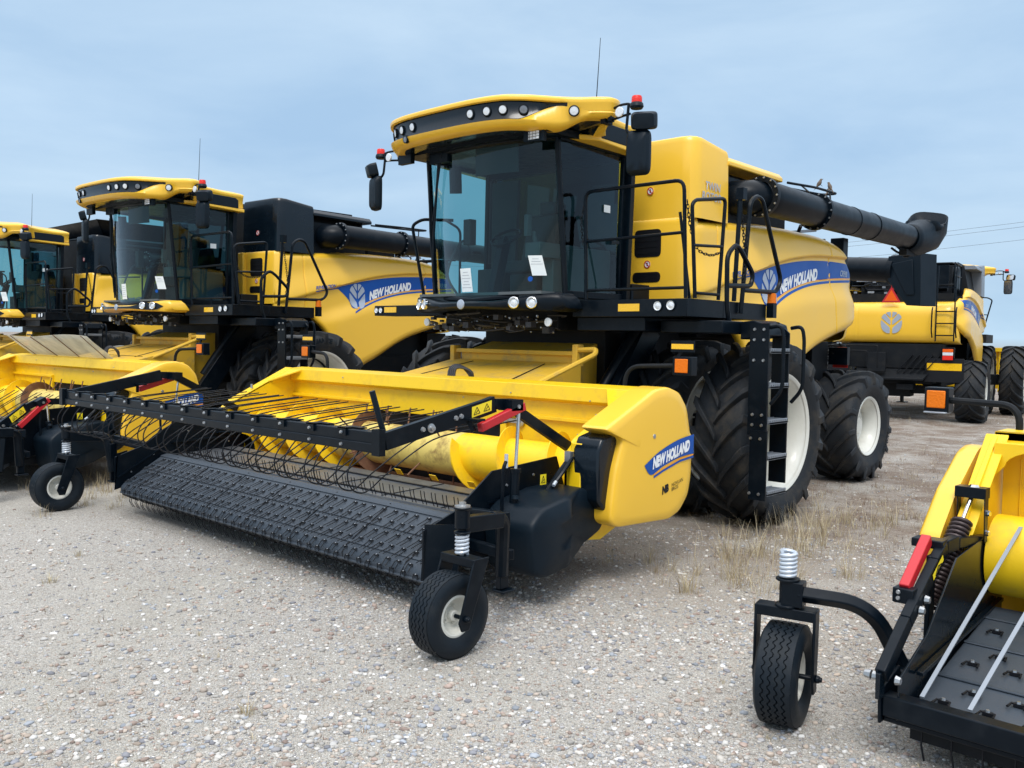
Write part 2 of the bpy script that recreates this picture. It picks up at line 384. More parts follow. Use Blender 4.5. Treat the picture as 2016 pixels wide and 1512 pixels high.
def on_body(sx,off=.004): return lambda y,z: (sx*(bodyX(y,z)+off),y,z)
def body_panel(R,sx,m='yellow'):
    ys=sorted(set([round(-.15+i*.045,4) for i in range(104)]+[.40,.41,.42,.43,.44,4.47,4.5,-.14,-.12]+[round(3.18+.012*i,4) for i in range(36)]))
    ys=[y for y in ys if y<=4.5]
    b=MB(); N=46
    def fn(i,j):
        y=ys[i]; zt=lerp(ZT2,y); zb=lerp(ZB2,y); t=j/N; t=.5-.5*cos(pi*t)*(.6)-.5*(1-2*t)*.4*1.0 if False else t
        # denser rows close to the crease
        zc=min(max(lerp(ZC2,y),zb+.05),zt-.05)
        n1=26
        if j<=n1: u=j/n1; u=1-(1-u)**1.6; z=zb+(zc-zb)*u
        else: u=(j-n1)/(N-n1); u=u**1.35; z=zc+(zt-zc)*u
        return (sx*bodyX(y,z),y,z)
    vs=[fn(i,j) for i in range(len(ys)) for j in range(N+1)]
    fs=[(i*(N+1)+j,(i+1)*(N+1)+j,(i+1)*(N+1)+j+1,i*(N+1)+j+1) for i in range(len(ys)-1) for j in range(N)]
    b.add(vs,fs); return b.build('side_panel',m,R,angle=60,solid=.012)
def band(sx,tab_lo,tab_hi,n=60,nv=6,off=.004):
    y0=tab_lo[0][0]; y1=tab_lo[-1][0]; b=MB()
    def fn(u,v):
        y=y0+(y1-y0)*u; a=lerp(tab_lo,y); c=lerp(tab_hi,y); z=a+(c-a)*v; return (sx*(bodyX(y,z)+off),y,z)
    return b.grid(fn,n,nv)
def side_decal(R,sx,panel,model):
    hi=smoothtab([(1.12,2.79),(1.5,2.875),(1.84,2.95),(2.5,3.05),(3.28,3.105),(4.07,3.11),(4.2,3.09)],5)
    lo=smoothtab([(1.12,2.785),(1.30,2.66),(1.42,2.55),(1.50,2.41),(1.8,2.53),(2.19,2.66),(2.7,2.78),(3.34,2.86),(3.8,2.895),(4.2,2.91)],5)
    o=band(sx,lo,hi,90,8).build('blue_decal','blue',panel)
    s0=smoothtab([(1.52,2.32),(1.8,2.46),(2.19,2.60),(2.7,2.72),(3.34,2.80),(4.2,2.86)],5); s1=[(a,b+.034) for a,b in s0]
    band(sx,s0,s1,80,1).build('blue_stripe','blue',panel)
    s0=[(a,b+.048) for a,b in s0 if a>1.55]; s1=[(a,b+.016) for a,b in s0]
    band(sx,s0,s1,80,1).build('orange_stripe','orange',panel)
    # lettering follows the sweep of the band
    def base(y): return lerp([(1.85,2.575),(2.2,2.685),(2.7,2.795),(3.3,2.875)],y)
    def fn(u,v):
        t=u if sx>0 else u
        y=(1.90+t) if sx>0 else (3.27-t)
        z=base(y)+v; 
        return (sx*(bodyX(y,z)+.008),y,z)
    text('NEW HOLLAND','lettering','white',panel,fn,size=.205,bold=.012,xs=.725,shear=.18,cuts=1,spacing=.98)
    def fn2(u,v):
        y=(3.72+u) if sx>0 else (4.12-u); z=2.925+v; return (sx*(bodyX(y,z)+.008),y,z)
    text(model,'model_number','silver',panel,fn2,size=.12,bold=.003,xs=.80,shear=.2)
    b=MB()
    for p in petals():
        n=len(p); c=(sum(q[0] for q in p)/n,sum(q[1] for q in p)/n)
        f=lambda q:(sx*(bodyX(1.61+q[0]*.38*sx,2.645+q[1]*.47)+.009),1.61+q[0]*.38*sx,2.645+q[1]*.47)
        b.add([f(q) for q in p],tess(p))
    b.build('leaf_emblem','silver',panel,smooth=False)
    def fn3(u,v):
        y=(.62+u) if sx>0 else (1.25-u); z=2.72+v+ (y-.62)*.14; return (sx*(bodyX(y,z)+.006),y,z)
    text('REVELATION','trim_lettering','blue',panel,fn3,size=.085,bold=.002,xs=.9,shear=.3)
    s0=[(.62,2.675),(1.15,2.76)]; band(sx,s0,[(a,b+.02) for a,b in s0],10,1,.006).build('trim_stripe','blue',panel)
def roof(R):
    half=[(0,-2.63),(.3,-2.625),(.6,-2.60),(.85,-2.53),(1.03,-2.40),(1.16,-2.25),(1.28,-2.10),(1.42,-1.98),(1.58,-1.88),(1.67,-1.78),(1.64,-1.64),(1.50,-1.55),(1.33,-1.45),(1.24,-1.30),(1.22,-1.0),(1.22,-.75),(1.18,-.56)]
    H=[(p.x,p.y) for p in ease([(a,b,0) for a,b in half],4)]
    pts=[(-a,b) for a,b in H[::-1]]+H[1:]
    N=len(pts); top=MB(); nrm=[]
    for i in range(N):
        a=pts[max(i-1,0)]; c=pts[min(i+1,N-1)]; t=V((c[0]-a[0],c[1]-a[1])).normalized(); nrm.append((-t.y,t.x))
    def zz(p):    # the visor dips a little toward the lobes and the rear
        return 4.335-.02*max(0,abs(p[0])-.9)-.05*sstep(-1.6,-.8,p[1])
    def strip(p): return sstep(1.32,1.20,abs(p[0])) if p[1]<-1.9 else 0
    rows=[]
    for i,p in enumerate(pts):
        nx,ny=nrm[i]; z=zz(p); k=strip(p); f=sstep(-1.2,-1.6,p[1])     # f: deep visor at the front
        lobe=sstep(1.25,1.5,abs(p[0])); tp=sstep(.98,1.27,abs(p[0]))*(1-lobe*.35)
        prof=[(.55,.125),(.40,.10),(.22,.07),(.07,.035),(.01,.012),(0,-.005),(.006,-.03),
              (.006+.030*k,-.036),(.012+.040*k,-.045),(.014+.045*k,-.205+.15*tp),(.02+.030*k,-.215+.15*tp),(.012,-.222+.09*lobe),(.03,-.262+.10*lobe),(.07,-.288+.11*lobe),(.15,-.30+.12*lobe),(.45,-.275+.06*lobe),(.75,-.26)]
        r=[]
        for d,h in prof:
            q=(p[0]+nx*d,p[1]+ny*d)
            if d>.12:
                w=.05+(d-.12)*.75; cy=min(-.9,p[1]) if p[1]>-1.5 else -1.45
                q=((p[0]+nx*.07)*(1-w),(p[1]+ny*.07)+(cy-p[1])*w)
            hh=h if h>-.2 else -.2+(h+.2)*f - .02*(1-f)
            r.append((q[0],q[1],z+hh))
        rows.append(r)
    m=len(rows[0]); vs=[q for r in rows for q in r]; b=top
    for i in range(N-1):
        for j in range(m-1):
            pm=((pts[i][0]+pts[i+1][0])/2,(pts[i][1]+pts[i+1][1])/2)
            b.fm.append(1 if ((8<=j<=8 or j in(7,9)) and strip(pm)>.04) or j>=14 else 0)
            b.f.append([i*m+j,(i+1)*m+j,(i+1)*m+j+1,i*m+j+1])
    b.v=vs
    # crown and closing faces
    cr=[(p[0],p[1]) for p in pts]
    inner=[r[0] for r in rows]; o=len(b.v); b.v+= [(x*.55,y+(min(-.9,y) if y>-1.5 else -1.45)*.4-y*.4,z+.03) for x,y,z in inner]
    for i in range(N-1): b.f.append([i*m,(i+1)*m,o+i+1,o+i][::-1]); b.fm.append(0)
    b.f.append([o+i for i in range(N)]); b.fm.append(0)
    ro=b.build('cab_roof',['yellow','blackgloss'],R,angle=50)
    # under-roof liner
    l=MB(); l.box((-1.12,-2.15,4.03),(1.12,-.60,4.10)); l.build('roof_liner','black',ro)
    # lamps in the dark strip
    def lamp(x,y,z,nx,ny,r,name='work_lamp',mt='lens',ring=True):
        q=MB(); q.mi=0; d=V((nx,ny,-.15)).normalized()
        q.lathe([(r*1.22,-.02),(r*1.22,.012),(r*1.05,.018),(r*1.0,.008)],(x,y,z),d,18); q.mi=1
        q.lathe([(r*1.0,.008),(r*.9,.014),(0,.018)],(x,y,z),d,18)
        q.build(name,['plastic',mt],ro)
    def at(xq):
        best=min(range(N),key=lambda i:abs(pts[i][0]-xq)+(5 if pts[i][1]>-1.85 else 0)); return pts[best],nrm[best]
    for xq in (.45,.66,.86,1.04,-.45,-.66,-.86,-1.04):
        p,nn=at(xq); lamp(p[0]+nn[0]*.055,p[1]+nn[1]*.055,zz(p)-.118,-nn[0],-nn[1],.042,mt='lens' if abs(xq)<.9 else 'lampdark')
    for sx in (-1,1):
        p,nn=at(sx*.55); lamp(p[0]+nn[0]*.02,p[1]+nn[1]*.02,zz(p)-.245,-nn[0],-nn[1],.035,mt='lampdark') if sx<0 else None
        lamp(sx*1.38,-2.045,4.20,sx*.55,-.8,.045)
        # side extension with the dark grille
        g=MB(); g.plateX(sx*1.215,sx*1.245,[(-1.42,4.06),(-.70,4.04),(-.70,4.18),(-.76,4.215),(-1.42,4.235)]); g.build('roof_grille','plastic',ro,bevel=.008)
        g=MB(); g.prism([(sx*1.05,-1.75,4.03),(sx*1.24,-1.45,4.03),(sx*1.24,-.58,3.985),(sx*1.05,-.58,3.985)],(0,0,.055)); g.build('roof_rail','yellow',ro,bevel=.01)
        # LED bars under the lip
        q=MB(); q.mi=0; c=V((sx*.98,-2.17,3.99)); q.bar(c+V((-.11*1,-.03,0)),c+V((.11,.03*sx,0)),.06,.11); q.mi=1
        for i in range(4):
            for j in range(3): q.box((c.x-.075+i*.042,c.y-.045,c.z-.04+j*.028),(c.x-.042+i*.042,c.y-.034,c.z-.018+j*.028))
        q.build('led_lamp',['plastic','lens'],ro)
    return ro
def mirror_set(R,sx):
    # arm + beacon + two mirror heads
    b=MB(); b.tube(fillet([(sx*1.55,-1.74,4.22),(sx*1.75,-1.78,4.25),(sx*1.87,-1.8,4.24),(sx*1.93,-1.8,4.18)],.04),.013,7)
    b.tube(fillet([(sx*1.55,-1.74,4.12),(sx*1.78,-1.78,4.14),(sx*1.88,-1.8,4.14)],.04),.013,7); b.box((sx*1.60,-1.79,4.11),(sx*1.64,-1.73,4.25)); b.box((sx*1.52,-1.80,4.10),(sx*1.58,-1.68,4.26))
    b.tube(fillet([(sx*1.86,-1.8,4.24),(sx*1.86,-1.83,3.98),(sx*1.90,-1.83,3.94),(sx*2.0,-1.8,3.96)],.06),.015,7)
    arm=b.build('mirror_arm','black',R)
    q=MB(); q.lathe([(0,0),(.03,0),(.045,.012),(.05,.03),(.045,.034),(0,.036)],(sx*1.77,-1.80,4.17),(0,-1,0),16); q.build('side_lamp','lens',arm)
    q=MB(); q.mi=0; q.lathe([(0,0),(.055,0),(.068,.02),(.062,.05),(.052,.06)],(sx*1.955,-1.8,4.175),(0,0,1),20); q.mi=1
    q.lathe([(.052,.06),(.05,.11),(.044,.122),(0,.124)],(sx*1.955,-1.8,4.175),(0,0,1),20); q.build('warning_beacon',['plastic','redlens'],R,angle=40)
    def head(cx,cy,cz,w,h,d,rz,tilt=0):
        m=MB(); prof=[]
        for k in range(28):
            t=2*pi*k/28; e=.35; prof.append((w/2*abs(cos(t))**e*(1 if cos(t)>0 else -1),h/2*abs(sin(t))**e*(1 if sin(t)>0 else -1)))
        ring=lambda s,dd:[(a*s,dd,b*(s if s>.9 else s*1.02)) for a,b in prof]
        L=[ring(1,0),ring(1.0,-.02),ring(.97,-d*.6),ring(.80,-d*.95),ring(.4,-d)]
        Rm=Matrix.Rotation(rz,4,'Z')@Matrix.Rotation(tilt,4,'X')
        n=28; vs=[Rm@V(q)+V((cx,cy,cz)) for r in L for q in r]; fs=[(i*n+k,i*n+(k+1)%n,i*n+n+(k+1)%n,i*n+n+k) for i in range(4) for k in range(n)]
        m.mi=0; m.add(vs,fs+[tuple(4*n+k for k in range(n))]); m.mi=1
        gl=[Rm@V((a*.9,.002,b*.93))+V((cx,cy,cz)) for a,b in prof]; m.add(gl,[tuple(range(n))]); m.mi=0; m.add(vs[:n],[tuple(range(n))])
        return m
    head(sx*2.0,-1.80,3.75,.24,.43,.09,sx*.25).build('mirror','plastic chrome'.split(),R,angle=40)
    head(sx*2.05,-1.80,4.05,.25,.17,.12,sx*.5,.25).build('wide_mirror','plastic chrome'.split(),R,angle=40)
def cab(R,yfascia):
    # pillars
    xb,xt=1.0,1.0; yb,yt=-1.69,-1.85
    def wsx(u,z):    # windscreen surface, u -1..1
        k=(z-2.40)/1.7; yc=-2.03-.03*k; ye=yb+(yt-yb)*k; a=abs(u)
        x=u*(1.0); y=ye+(yc-ye)*(1-a**2.2)
        return V((x*(1.0-.02*k),y,z))
    f=MB()
    for s in (-1,1):
        f.tube([wsx(s,z) +V((s*.015,0,0)) for z in (2.40,2.9,3.4,3.9,4.08)],.032,6)
        f.bar((s*1.06,-.74,2.38),(s*1.08,-.70,4.06),.07,.14,(1,0,0)); f.bar((s*1.02,-1.70,2.43),(s*1.06,-.72,2.43),.05,.07); f.bar((s*1.02,-1.84,4.04),(s*1.08,-.70,4.02),.05,.07)
        f.bar((s*1.045,-.82,2.45),(s*1.06,-.79,4.02),.03,.05,(1,0,0))
    f.tube([wsx(-1+.1*i,2.365+.06*abs(-1+.1*i)) for i in range(21)],.03,6); f.tube([wsx(-1+.1*i,4.04) for i in range(21)],.04,6)
    f.box((-1.05,-.78,2.3),(1.05,-.66,2.9)); f.box((-1.05,-.78,3.95),(1.05,-.66,4.06))
    fr=f.build('cab_frame','black',R,bevel=.004)
    g=MB(); g.grid(lambda u,v: wsx(-1+2*u,(2.375+.05*abs(-1+2*u))*(1-v)+4.04*v),32,6); g.build('windscreen','glass',R)
    for s in (-1,1):
        g=MB(); g.grid(lambda u,v:(s*(1.0+.055*u+.02*sin(pi*u)),(yb+(yt-yb)*v)+(-.80-(yb+(yt-yb)*v))*u,2.44+1.60*v),6,4)
        d=g.build('side_door','glass',R)
        q=MB(); q.bar((s*1.085,-1.02,3.02),(s*1.085,-.88,3.03),.03,.035); q.build('door_handle','plastic',d)
    g=MB(); g.box((-.95,-.73,2.9),(.95,-.725,3.95)); g.build('rear_window','glassdark',R)
    b=MB(); b.box((-1.0,-1.95,2.34),(1.0,-.70,2.42)); b.prism([(-.9,-1.5,2.42),(.9,-1.5,2.42),(.95,-2.0,2.42),(-.95,-2.0,2.42)],(0,0,.03)); b.build('cab_floor','interior',R)
    # interior
    i_=MB(); i_.box((-.28,-1.30,2.72),(.26,-.88,2.86)); i_.prism([(-.26,-.92,2.84),(.24,-.92,2.84),(.22,-.80,3.42),(-.24,-.80,3.42)],(0,-.11,0)); i_.box((-.12,-.86,3.43),(.10,-.78,3.58)); i_.box((-.22,-1.25,2.42),(.2,-.92,2.72))
    i_.build('operator_seat','seat',R,bevel=.03)
    c=MB(); c.box((.30,-1.55,2.85),(.52,-.85,3.02)); c.box((.34,-1.30,2.42),(.50,-.90,2.86)); c.tube([(.42,-1.5,3.0),(.40,-1.53,3.14)],.025,8); c.box((.34,-1.62,3.08),(.40,-1.55,3.32)); c.build('control_console','interior',R,bevel=.015)
    w=MB(); w.bar((-.02,-1.72,2.42),(-.02,-1.55,3.05),.09,.12); w.tube([(-.02+.19*cos(t),-1.52+.15*sin(t)*.9,3.10+.10*sin(t)) for t in [2*pi*k/24 for k in range(24)]],.016,7,True)
    w.bar((-.2,-1.52,3.10),(.16,-1.52,3.10),.03,.03); w.tube([(-.02,-1.55,3.05),(-.02,-1.52,3.10)],.03,8); w.build('steering_wheel','plastic',R)
    t=MB(); t.box((-.75,-1.25,2.42),(-.42,-.85,2.78)); t.box((.60,-1.2,2.42),(.92,-.8,2.95)); t.prism([(-.95,-.82,2.45),(-.55,-.82,2.45),(-.50,-.82,3.9),(-.95,-.82,3.9)],(0,.05,0)); t.tube(ease([(-.62,-1.7,2.45),(-.78,-1.72,2.7),(-.72,-1.6,3.05),(-.62,-1.45,3.15)],5),.016,7); t.box((-.70,-1.55,3.05),(-.58,-1.45,3.35)); t.build('instructor_seat','seat',R,bevel=.02)
    s=MB()
    for z0,z1,x0,x1 in ((3.72,4.04,-.05,.55),): s.grid(lambda u,v:tuple(wsx(x0+(x1-x0)*u,z0+(z1-z0)*v)+V((0,.06,0))),8,2)
    s.build('sun_blind','seat',R)
    # wipers
    k=MB(); k.tube([wsx(-.62,4.03)+V((0,-.05,0)),wsx(-.80,3.1)+V((-.02,-.05,0)),wsx(-.88,2.6)+V((-.02,-.05,0))],.014,6); k.tube([wsx(-.55,4.03)+V((0,-.055,0)),wsx(-.80,3.3)+V((-.02,-.055,0))],.010,6); k.box((-.75,-2.05,3.93),(-.45,-1.98,4.05)); k.tube([wsx(-.50,3.9)+V((0,.12,0)),wsx(-.52,3.6)+V((0,.14,0))],.07,8); k.tube([wsx(-.93,3.9)+V((-.03,-.02,0)),wsx(-.90,3.2)+V((-.03,-.05,0)),wsx(-.86,2.5)+V((-.02,-.04,0))],.014,6); k.build('windscreen_wiper','plastic',R)
    # papers stuck on the glass
    def sheet(u0,u1,z0,z1,name,lines,mt='paper',sk=.0):
        q=MB(); P=lambda a,b:wsx(u0+(u1-u0)*a+sk*b,z0+(z1-z0)*b)+V((0,-.006,0)); q.mi=0; q.grid(lambda a,b:tuple(P(a,b)),4,4)
        q.mi=1
        for j in range(lines):
            b0=.82-j*.13; a1=.30+.12*(j%3); q.add([tuple(P(.5-a1/1.3,b0)+V((0,-.003,0))),tuple(P(.5+a1/1.3,b0)+V((0,-.003,0))),tuple(P(.5+a1/1.3,b0+.022)+V((0,-.003,0))),tuple(P(.5-a1/1.3,b0+.022)+V((0,-.003,0)))],[(0,1,2,3)])
        q.build(name,[mt,'greydecal'],R)
    sheet(-.20,-.02,2.46,2.72,'notice_sheet',6,sk=-.04); sheet(.72,.86,2.62,2.83,'notice_sheet',3,sk=-.04)
    q=MB(); q.lathe([(0,0),(.028,0)],tuple(wsx(.70,2.585)+V((0,-.008,0))),(.4,-.9,0),18); q.build('round_sticker','blue',R)
    q=MB(); q.box((1.068,-1.13,3.34),(1.071,-1.02,3.42)); q.build('window_label','paper',R)
def fascia(R,paint,inner):
    # curved panel under the windscreen
    b=MB(); n=40
    def fn(i,z0,off):
        u=-1+2*i/n; x=u*1.16; y=-2.22+.36*abs(u)**2.4+off; return (x,y,z0)
    b.mi=0
    hi=lambda i:(2.375+.055*abs(-1+2*i/n)**1.5+.03*cos(pi*(i/n-.5)*2)); 
    rows=[]
    for i in range(n+1):
        a=abs(-1+2*i/n); ht=2.345+.085*sstep(.3,.95,a); hb=2.27-.035*a
        if a>.93: k=(a-.93)/.07; ht-=.06*k*k; hb+=.04*k*k
        rows.append([fn(i,ht+.005,.22),fn(i,ht,.03),fn(i,ht-.012,.005),fn(i,ht-(ht-hb)*.3,-.012),fn(i,hb+(ht-hb)*.3,-.012),fn(i,hb+.010,.008),fn(i,hb,.06),fn(i,hb,.3)])
    m=8; b.v=[q for r in rows for q in r]
    for i in range(n):
        for j in range(m-1): b.f.append([i*m+j,(i+1)*m+j,(i+1)*m+j+1,i*m+j+1]); b.fm.append(0)
    b.f.append([j for j in range(m)]); b.fm.append(0); b.f.append([n*m+j for j in range(m)]); b.fm.append(0)
    fo=b.build('lower_fascia',paint,R,angle=50,bevel=0)
    if inner:
        g=MB()
        def f2(u,v):
            uu=-1+2*u; x=uu*1.04; a=abs(uu); y=-2.22+.36*abs(x/1.16)**2.4-.022; hw=(.018+.042*sstep(.35,.8,a))*(1 if a<.9 else max(.05,1-(a-.9)/.1))
            return (x,y,2.308+.022*sstep(.3,.9,a)+(2*v-1)*hw)
        g.grid(f2,44,2); g.build('lamp_surround','blackgloss',fo)
    for sx in (-1,1):
        for x in (.70,.88):
            u=x/1.16; y=-2.22+.36*u**2.4-.015; c=(sx*x,y-.012,2.325 if not inner else 2.335); d=V((sx*.35,-1,.0)).normalized()
            q=MB(); q.mi=0; q.lathe([(.062,-.01),(.062,.014),(.054,.020),(.050,.010)],c,d,24); q.mi=1; q.lathe([(.050,.010),(.040,-.004),(.034,.006),(.020,.012),(0,.014)],c,d,24); q.build('headlight',['chrome','lens'],fo)
    q=MB(); q.lathe([(0,0),(.055,0),(.05,.012),(.02,.02),(0,.02)],(0,-2.235,2.312),(0,-1,0),22); q.build('round_badge','silver',fo)
OFF=[True]
def rails(R):
    z0=2.37
    b=MB(); r=.019
    b.tube(fillet([(1.16,-1.52,z0),(1.12,-1.52,3.50),(2.33,-1.52,3.50),(2.38,-1.52,z0)],.10),r,8); b.tube([(1.13,-1.52,2.98),(2.36,-1.52,3.0)],r*.85,8); b.tube([(1.14,-1.52,2.47),(2.375,-1.52,2.47)],r*.85,8); b.tube([(1.75,-1.52,2.47),(1.75,-1.52,z0)],.012,6)
    b.tube([(2.28,-1.50,3.20),(2.36,-1.42,z0)],r*.8,8)
    b.build('front_handrail','black',R)
    b=MB(); b.tube(fillet([(2.44,-1.45,z0),(2.45,-1.56,3.25),(2.45,-1.50,3.30),(2.45,-.95,3.38),(2.44,-1.02,z0)],.07),r,8); b.tube([(2.45,-1.53,2.87),(2.45,-.98,2.90)],r*.8,8); b.tube([(2.45,-1.45,2.42),(2.45,-1.02,2.42)],r*.8,8)
    b.build('side_handrail','black',R)
    b=MB(); b.tube([(2.45,-.73,z0),(2.45,-.66,3.40)],.024,8); b.box((2.42,-.69,3.40),(2.50,-.61,3.52)); b.tube(fillet([(2.46,-.60,2.25),(2.46,-.47,3.40),(2.46,-.35,3.48),(2.46,-.22,3.46),(2.46,.26,2.63),(2.46,.15,2.50),(2.46,-.56,2.49)],.12),.024,8)
    b.build('gate_handrail','black',R)
    b=MB(); b.tube(fillet([(2.62,-1.10,2.12),(2.63,-1.18,2.30),(2.62,-1.18,2.80),(2.62,-1.02,2.91),(2.62,-.92,2.86),(2.62,-.66,2.64),(2.62,-.70,2.52),(2.62,-1.17,2.50)],.09),.024,8); b.build('ladder_handrail','black',R)
    # left-hand deck rail
    b=MB(); b.tube(fillet([(-1.40,-1.52,z0),(-1.62,-1.56,3.35),(-1.50,-1.50,3.42),(-1.25,-1.20,3.42)],.06),.02,8); b.tube([(-1.50,-1.53,2.9),(-1.2,-1.2,2.92)],.014,7); b.tube(fillet([(-1.12,-1.2,z0),(-1.12,-1.2,3.3),(-1.3,-1.3,3.42)],.08),.016,7)
    b.build('offside_handrail','black',R)
    def chain(pts,n):
        c=MB(); P=ease(pts,8); L=[0]
        for a,q in zip(P,P[1:]): L.append(L[-1]+(q-a).length)
        for k in range(n):
            s=L[-1]*(k+.5)/n; i=max(j for j in range(len(L)-1) if L[j]<=s); t=(s-L[i])/(L[i+1]-L[i]); p=P[i].lerp(P[i+1],t); d=(P[i+1]-P[i]).normalized()
            u=d.orthogonal().normalized(); w=d.cross(u); u=(u if k%2 else w); h=L[-1]/n*.74
            c.tube([p+d*h*cos(a)+u*.013*sin(a) for a in [2*pi*j/8 for j in range(8)]],.0042,5,True)
        return c
    chain([(2.37,-1.52,3.30),(2.40,-1.50,3.05),(2.42,-1.40,2.85),(2.44,-1.2,2.80),(2.45,-1.02,2.84)],22).build('safety_chain','dark',R)
    chain([(1.13,-1.52,3.40),(1.10,-1.55,3.2),(1.12,-1.53,2.95)],14).build('safety_chain','dark',R)
    chain([(2.46,-.66,3.35),(2.47,-.60,3.0),(2.47,-.56,2.6),(2.47,-.6,2.55)],26).build('safety_chain','dark',R)
    chain([(2.46,-.46,3.35),(2.47,-.53,3.0),(2.47,-.58,2.7),(2.47,-.60,2.58)],24).build('safety_chain','dark',R)
def deck(R):
    b=MB(); b.box((1.02,-1.57,2.19),(2.43,-.90,2.365));  b.box((1.33,-.90,2.19),(2.43,.0,2.365)); b.box((1.03,-1.50,2.05),(1.9,-.3,2.188))
    d=b.build('access_platform','black',R,bevel=.006)
    b=MB(); b.box((-2.35,-1.57,2.22),(-1.02,-1.2,2.35)); b.box((-1.6,-1.198,2.2),(-1.0,-.2,2.3)); (b.build('offside_platform','black',R,bevel=.006) if OFF[0] else None)
    def rnd(x,y,z,r=.045,mt='lens'):
        q=MB(); q.mi=0; q.lathe([(r*1.2,-.01),(r*1.2,.012),(r,.012)],(x,y,z),(0,-1,0),20); q.mi=1; q.lathe([(r,.012),(r*.75,.004),(r*.4,.012),(0,.014)],(x,y,z),(0,-1,0),20); q.build('work_lamp',['plastic',mt],d)
    rnd(2.10,-1.572,2.295); rnd(2.25,-1.572,2.30)
    if OFF[0]: rnd(-2.21,-1.572,2.29,.034); rnd(-2.30,-1.572,2.29,.034)
    q=MB(); q.box((1.62,-1.576,2.245),(1.88,-1.571,2.32)); q.build('front_reflector','reflY',d)
    q=MB(); q.box((-2.14,-1.576,2.26),(-1.90,-1.571,2.33)); (q.build('front_reflector','reflY',d) if OFF[0] else None)
    q=MB(); q.mi=0; q.box((2.42,.02,2.22),(2.50,.10,2.38)); q.mi=1; q.lathe([(0,0),(.05,0),(.045,.10),(0,.115)],(2.46,.06,2.38),(0,0,1),14); q.tube([(2.44,.12,2.40),(2.44,.14,2.80)],.022,6) if False else None
    q.build('marker_lamp',['black','amber'],d)
    q=MB(); 
    for sx in (-1,1): q.lathe([(0,0),(.03,0),(.045,.02),(.045,.04),(0,.042)],(sx*.95,-1.85,2.13),(0,-1,0),16)
    q.build('driving_lamp','lens',d)
def ladder(R,folded=False):
    # swing-out ladder beside the outer drive wheel
    X0,X1=2.78,3.0; ya,yb=-.97,-.56
    e=MB(); e.box((1.95,-1.30,2.035),(2.66,-.45,2.16)); e.prism([(2.66,-.955,1.98),(2.66,-.955,2.155),(2.80,-.955,2.17),(2.92,-.955,2.13),(2.95,-.955,2.02)],(0,.46,0))
    la=e.build('ladder_mount','black',R,bevel=.01)
    s=MB(); s.box((X0,ya-.012,1.05),(X1-.02,ya+.012,2.14)); s.box((X0+.04,ya-.03,.42),(X1,ya-.012,1.10)); 
    s.prism([(X0+.02,yb,.55),(X1-.02,yb,.55),(X1-.02,yb,2.05),(X1-.14,yb,2.16),(X0+.02,yb,2.16)],(0,.02,0))
    bo=MB()
    for z in (2.08,1.98,1.78,1.25,1.15,1.02,.48): 
        for x in (X0+.05,X1-.07): bo.bolt((x,ya-.012 if z>1.1 else ya-.03,z),(0,-1,0),.017,.012)
    s.merge(bo,1); st=s.build('ladder_frame',['black','steel'],la)
    for k,z in enumerate((1.88,1.54,1.19,.84,.49)):
        t=MB(); x0=X0+.06; x1=X1+.0; t.box((x0,ya+.02,z-.028),(x1,yb-.01,z-.008)); t.box((x1-.015,ya+.02,z-.03),(x1,yb-.01,z+.018)); t.box((x0,ya+.02,z-.03),(x0+.012,yb-.01,z+.018))
        for i in range(9):
            y=ya+.03+i*(yb-ya-.05)/8.; t.box((x0,y-.008,z-.008),(x1,y+.008,z+.012))
        t.build('ladder_step','galv',la,bevel=.002)
    for yy,dx in ((ya+.02,.02),(yb+.04,.0)):
        g=MB(); g.tube(fillet([(X1-.02,yy,2.10),(X1+.10,yy-.01,2.12),(X1+.12,yy,2.0),(X1+.12,yy,1.50),(X1+.0,yy,1.36)],.09),.019,8); g.build('grab_rail','black',la)
def chassis(R):
    b=MB(); b.box((-.95,-.9,1.05),(.95,4.0,2.3)); b.box((-1.2,.6,2.0),(1.2,4.1,3.0)); b.box((-1.02,-.5,2.2),(1.02,.2,2.6)); b.box((-2.05,-.16,.84),(2.05,.16,1.14)); b.box((-.35,3.5,.60),(.35,4.1,1.1)); b.box((-1.5,3.75,.68),(1.5,3.91,.90))
    b.box((-.8,-1.55,2.05),(.8,-.8,2.3)); b.box((-1.0,.15,.85),(-.55,3.5,1.5)); b.box((.55,.15,.85),(1.0,3.5,1.5))
    b.box((-1.75,-.85,2.04),(-.95,.9,2.28)); b.box((-1.3,.3,1.5),(-.9,1.2,2.04))
    b.build('chassis','dark',R,bevel=.01)
    h=MB(); r=random.Random(3)
    for k in range(26):
        x=r.uniform(-.9,.9); y=r.uniform(-1.95,-1.5); z=r.uniform(2.05,2.22); p=V((x,y,z)); pts=[p]
        for j in range(4): p=p+V((r.uniform(-.22,.22),r.uniform(-.03,.12),r.uniform(-.035,.02))); pts.append(p)
        h.tube(ease(pts,3),r.choice((.006,.01,.016)),5)
    for k in range(26):
        x=r.uniform(-.9,.95); y=r.uniform(-2.0,-1.6); z=r.uniform(2.03,2.20); s=r.uniform(.015,.05); h.box((x-s,y-s,z-s*.7),(x+s,y+s,z+s*.7))
    bo=MB()
    for k in range(34): bo.bolt((r.uniform(-.9,.95),r.uniform(-1.9,-1.6),r.uniform(2.02,2.2)),(r.uniform(-.3,.3),-1,0),r.uniform(.008,.016),.015)
    h.merge(bo,1); h.build('hydraulic_hoses',['wire','steel'],R)
    d=MB(); d.prism([(-1.05,-.9,1.3),(1.05,-.9,1.3),(1.05,-.55,2.15),(-1.05,-.55,2.15)],(0,.05,0)); d.tube([(1.05,-1.25,1.2),(1.25,-.7,2.1)],.07,12); d.bar((1.28,-1.4,.9),(1.28,-.5,2.1),.10,.30,(0,1,0)); d.build('drive_shield','black',R,bevel=.008)
